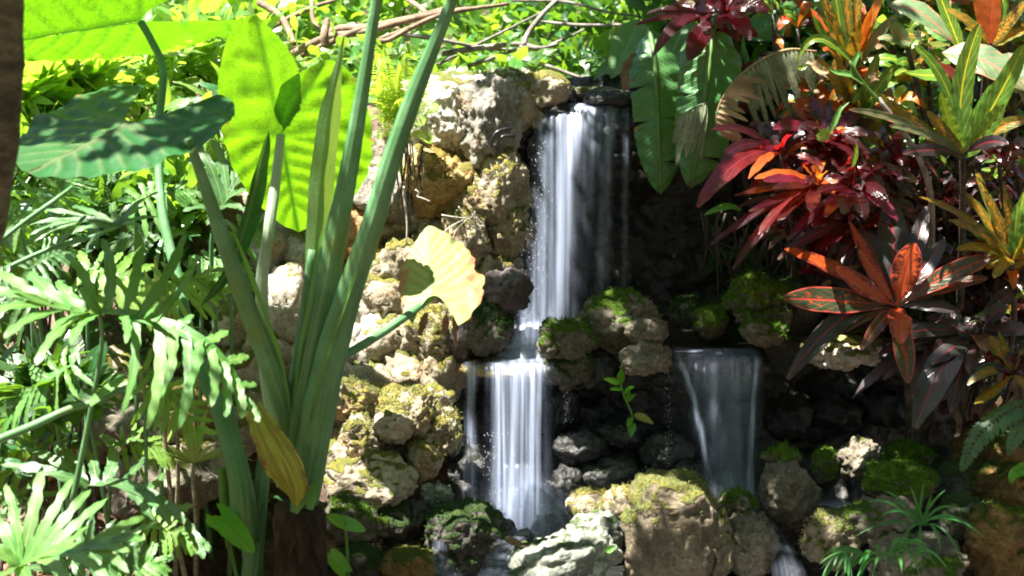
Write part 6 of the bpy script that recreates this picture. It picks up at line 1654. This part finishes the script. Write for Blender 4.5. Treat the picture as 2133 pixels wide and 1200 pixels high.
rc = thing("broad_croton", "broad leaved croton with glossy white and pink edged leaves at the upper right", "plant", base_of(1960, 420, 7.0))
r0 = (1985, 90, 6.7)
for (b, x, y, dY, w, mt, up, kind) in ((r0, 1850, 14, -.1, 18, 'cro_pinkgreen', 30, 'lance'), ((1850, 10, 6.6), 1984, 86, -.1, 26, 'cro_pinkgreen', 40, 'lance'), ((1962, 110, 6.5), 2138, 190, -.2, 40, 'cro_pinkgreen', 44, 'lance'), ((2100, 110, 6.5), 2118, 196, -.15, 34, 'cro_pinkgreen', 20, 'ovate'), ((2000, 150, 6.45), 1884, 150, -.1, 20, 'cro_green', -14, 'lance'), ((2030, 190, 6.45), 1938, 124, -.1, 19, 'cord_pink', 6, 'ovate'),
                                  (r0, 1925, 56, .1, 18, 'cro_green', 10, 'ovate'), ((1890, 100, 6.7), 1850, 40, 0, 18, 'cro_pinkgreen', 10, 'ovate'), ((1900, 90, 6.7), 1826, 80, 0, 16, 'cro_pinkgreen', 10, 'ovate'), ((2060, 90, 6.6), 2030, -30, 0, 14, 'cord_orange', 0, 'strap'), ((2060, 90, 6.6), 2070, -40, 0, 20, 'cord_orange', 0, 'strap'), ((2066, 90, 6.6), 2095, -20, 0, 14, 'cro_green', 0, 'strap'), ((2066, 90, 6.6), 2140, 0, -.1, 16, 'cro_yel', 0, 'strap'), ((2060, 90, 6.6), 1970, 20, -.1, 18, 'cro_yel', 20, 'strap'), ((2070, 92, 6.6), 2150, 60, -.1, 16, 'cro_yel', 10, 'strap'), ((2000, 100, 6.6), 1950, -30, .1, 15, 'cro_green', 0, 'strap'), ((2060, 90, 6.6), 2010, 60, -.15, 16, 'cro_yel', 10, 'lance')):
    lf(rc, b, (x, y, b[2] + dY), w, mt, up=up, kind=kind, n=16, m=6, fold=.15, ruf=.06, nrm=(-.2, -.7, .7))
stem(rc, [(2060, 80, 6.62), (2050, 200, 6.8), (2030, 420, 7.0)], [7, 8, 9], 'darktwig', 'stem', 8)
stem(rc, [(1985, 90, 6.72), (1990, 220, 6.85), (2000, 430, 7.0)], [6, 7, 8], 'darktwig', 'stem', 8)
stem(rc, [(1890, 100, 6.72), (1920, 220, 6.85), (1960, 430, 7.0)], [5, 6, 8], 'darktwig', 'stem', 8)

for lab, nm, mat, mats, spots in (
        ("mixed orange and green croton thicket behind the broad glossy leaves", "croton_thicket", 'cro_yel', ['cro_yel', 'cro_green', 'cro_green', 'cord_orange', 'cro_pinkgreen', 'bushlime'], ((1900, 170, 6.95), (1860, 60, 7.2), (1960, 20, 7.1), (2100, 40, 7.0), (1850, 240, 6.9), (1930, 100, 6.9), (2110, 190, 6.8), (1760, 60, 7.2))),
        ("dark red croton thicket below the upright green croton", "croton_thicket", 'cro_dark', ['cro_dark', 'cord_red', 'cro_hero', 'cord_red'], ((1900, 360, 6.7), (1960, 420, 6.75), (2080, 340, 6.7), (1850, 500, 6.8), (2010, 560, 6.8))),
        ("green and orange croton thicket between the silvery frond and the yellow croton", "croton_thicket", 'cro_green', ['cro_green', 'bushdeep', 'cord_orange', 'cro_dark'], ((1660, 60, 7.2), (1690, 190, 7.1), (1760, 230, 7.0), (1610, 30, 7.3)))):
    ct = thing(nm, lab, "plant", base_of(spots[0][0], 560, 7.4))
    for i, c in enumerate(spots):
        rosette(ct, c, [], mat, 16, 100, 11, 60 + i + int(spots[0][0]), mats, 'spoon', .7, 30, (c[0] + 10, 560, 7.3), 6, 1.0, .1)

# ================================================================== LOWER RIGHT
fr = thing("fern", "pale green fern frond drooping over the mossy rocks at the right edge", "fern", base_of(2170, 900, 6.1))
frond(fr, [(2170, 830, 6.1), (2100, 858, 6.02), (2040, 905, 5.98), (2000, 985, 5.95)], 10, 36, 5.5, 'fern_dark', .2, hang=.1, fwd=.6, seg=5)
frond(fr, [(2170, 850, 6.1), (2130, 880, 6.0), (2110, 920, 5.95), (2100, 950, 5.95)], 8, 26, 4.5, 'fern_dark', .2, hang=.1, fwd=.6, seg=5)
frond(fr, [(2170, 960, 6.0), (2140, 970, 5.9), (2112, 985, 5.85), (2106, 1010, 5.85)], 8, 20, 6, 'seedling', .3, seg=4)
fc = thing("fern", "small green fern sprig hanging in the dark cave mouth under the red leaves", "fern", P(1530, 440, 6.8))
frond(fc, [(1545, 436, 6.8), (1520, 428, 6.76), (1490, 436, 6.74), (1466, 448, 6.74)], 9, 12, 3.4, 'seedling', .15, seg=4)
ft = thing("fern", "little upright fern left of the low dark plant at the lower left", "fern", P(60, 1010, 5.3))
for i in range(5):
    frond(ft, [(70, 1000, 5.3), (60 - i * 6, 975, 5.26), (44 + i * 6, 960 + i * 8, 5.24)], 8, 14, 3, 'fern_dark', .2, seg=4)

gp = thing("grassy_plant", "arching grassy plant with long green blades over the grey boulder", "plant", base_of(1925, 1090, 5.6))
rg = np.random.default_rng(14)
for (x, y, up, w) in ((1780, 1118, 40, 5), (1800, 1048, 50, 6), (1840, 1022, 30, 6), (1895, 1012, 20, 6), (1940, 1030, 10, 6), (1870, 1080, 50, 7), (1830, 1080, 50, 6), (1990, 1060, 40, 6), (2030, 1110, 60, 6), (2060, 1130, 70, 5), (1960, 1150, 50, 6), (1915, 1170, 40, 5), (1870, 1150, 50, 6), (2010, 1180, 70, 5), (1850, 1050, 40, 5), (1905, 1040, 16, 6), (1925, 1000, 10, 5), (1970, 1020, 20, 5)):
    lf(gp, (1918 + rg.normal() * 6, 1096, 5.6), (x, y, 5.55 - rg.uniform(-.1, .15)), w * .6, 'grassy', up=up, kind='lance', fold=.35, ruf=.04, n=16)
gp2 = thing("grassy_plant", "low spreading tuft of grassy blades at the bottom edge", "plant", base_of(1850, 1190, 5.4))
for i in range(26):
    a = rg.uniform(-1, 1)
    x = 1835 + a * 150 + rg.normal() * 10; y = 1165 + rg.uniform(-30, 60) + abs(a) * 22
    lf(gp2, (1840 + a * 40 + rg.normal() * 10, 1160 + rg.normal() * 6, 5.4), (x, y, 5.36 - rg.uniform(-.1, .2)), rg.uniform(2.5, 5), 'grassy', up=rg.uniform(30, 75), kind='lance', fold=.35, ruf=.04, n=14)
for i in range(10):
    lf(gp2, (1760 + rg.normal() * 10, 1150, 5.4), (1690 + rg.uniform(0, 90), 1200 + rg.uniform(-14, 20), 5.3), rg.uniform(2.5, 5), 'grassy', up=rg.uniform(30, 60), kind='lance', fold=.35, n=14)

# stems and dead twigs under the cordylines
ud = thing("dead_twigs", "thin dead stems and twigs in the dark under the red leaves", "twigs", P(1530, 620, 7.2))
for i in range(26):
    x = rg.uniform(1460, 1680); y = rg.uniform(420, 520)
    stem(ud, [(x, y, 7.15), (x + rg.normal() * 14, y + 60, 7.15), (x + rg.normal() * 34, y + rg.uniform(90, 160), 7.1)], [2.5, 2, 1.4], 'darktwig', 'twig', 5, 8)

# fallen leaf, twigs, litter
fl = lf(None, (1050, 1120, 5.62), (1096, 1140, 5.58), 9, 'deadleaf', kind='ovate', ruf=.2, name='fallen_leaf')
tag(fl, "reddish brown fallen leaf lying at the foot of the left lower waterfall", "leaf")
fl = lf(None, (1262, 1150, 5.5), (1284, 1136, 5.5), 8, 'seedling', kind='ovate', name='fallen_leaf')
tag(fl, "small lime green fallen leaf on the white lichened boulder", "leaf")
fl = lf(None, (1480, 1018, 6.2), (1500, 1012, 6.2), 5, 'deadleaf', kind='ovate', name='fallen_leaf')
tag(fl, "small dry leaf on the stone behind the standing boulder", "leaf")
fl = lf(None, (1738, 700, 6.45), (1790, 716, 6.4), 8, 'dying', kind='ovate', name='fallen_leaf')
tag(fl, "yellow fallen leaf lying on the pale ledge stone", "leaf")

me, TV, TF, TU = leaf_template('ovate', 'deadleaf')
N = 2600
X = np.concatenate([rg.uniform(-3.2, -.7, 2000), rg.uniform(.9, 3.0, 600)]); Yb = np.concatenate([rg.uniform(5.0, 6.6, 2000), rg.uniform(7.6, 8.2, 600)])
Z = height(X, Yb) + .045 * fbm(np.stack([X * 1.7, Yb * 1.7, 0 * X], -1), 4) + .012
Vs = []
for p in np.stack([X, Yb, Z], -1):
    x, y, z = frame(unit([rg.normal(), rg.normal(), .15 * rg.normal()]), unit([rg.normal() * .4, rg.normal() * .4, 1]))
    Vs.append(TV @ (np.stack([x, y, z], 1) * rg.uniform(.03, .09)).T + p)
o = ob('leaf_litter', np.concatenate(Vs), (np.arange(N)[:, None, None] * len(TV) + TF[None]).reshape(-1, 4), MAT['deadleaf'], None, uv=np.tile(TU, (N, 1)))
tag(o, "dry brown leaf litter scattered over the garden soil", "leaf litter", kind="stuff")
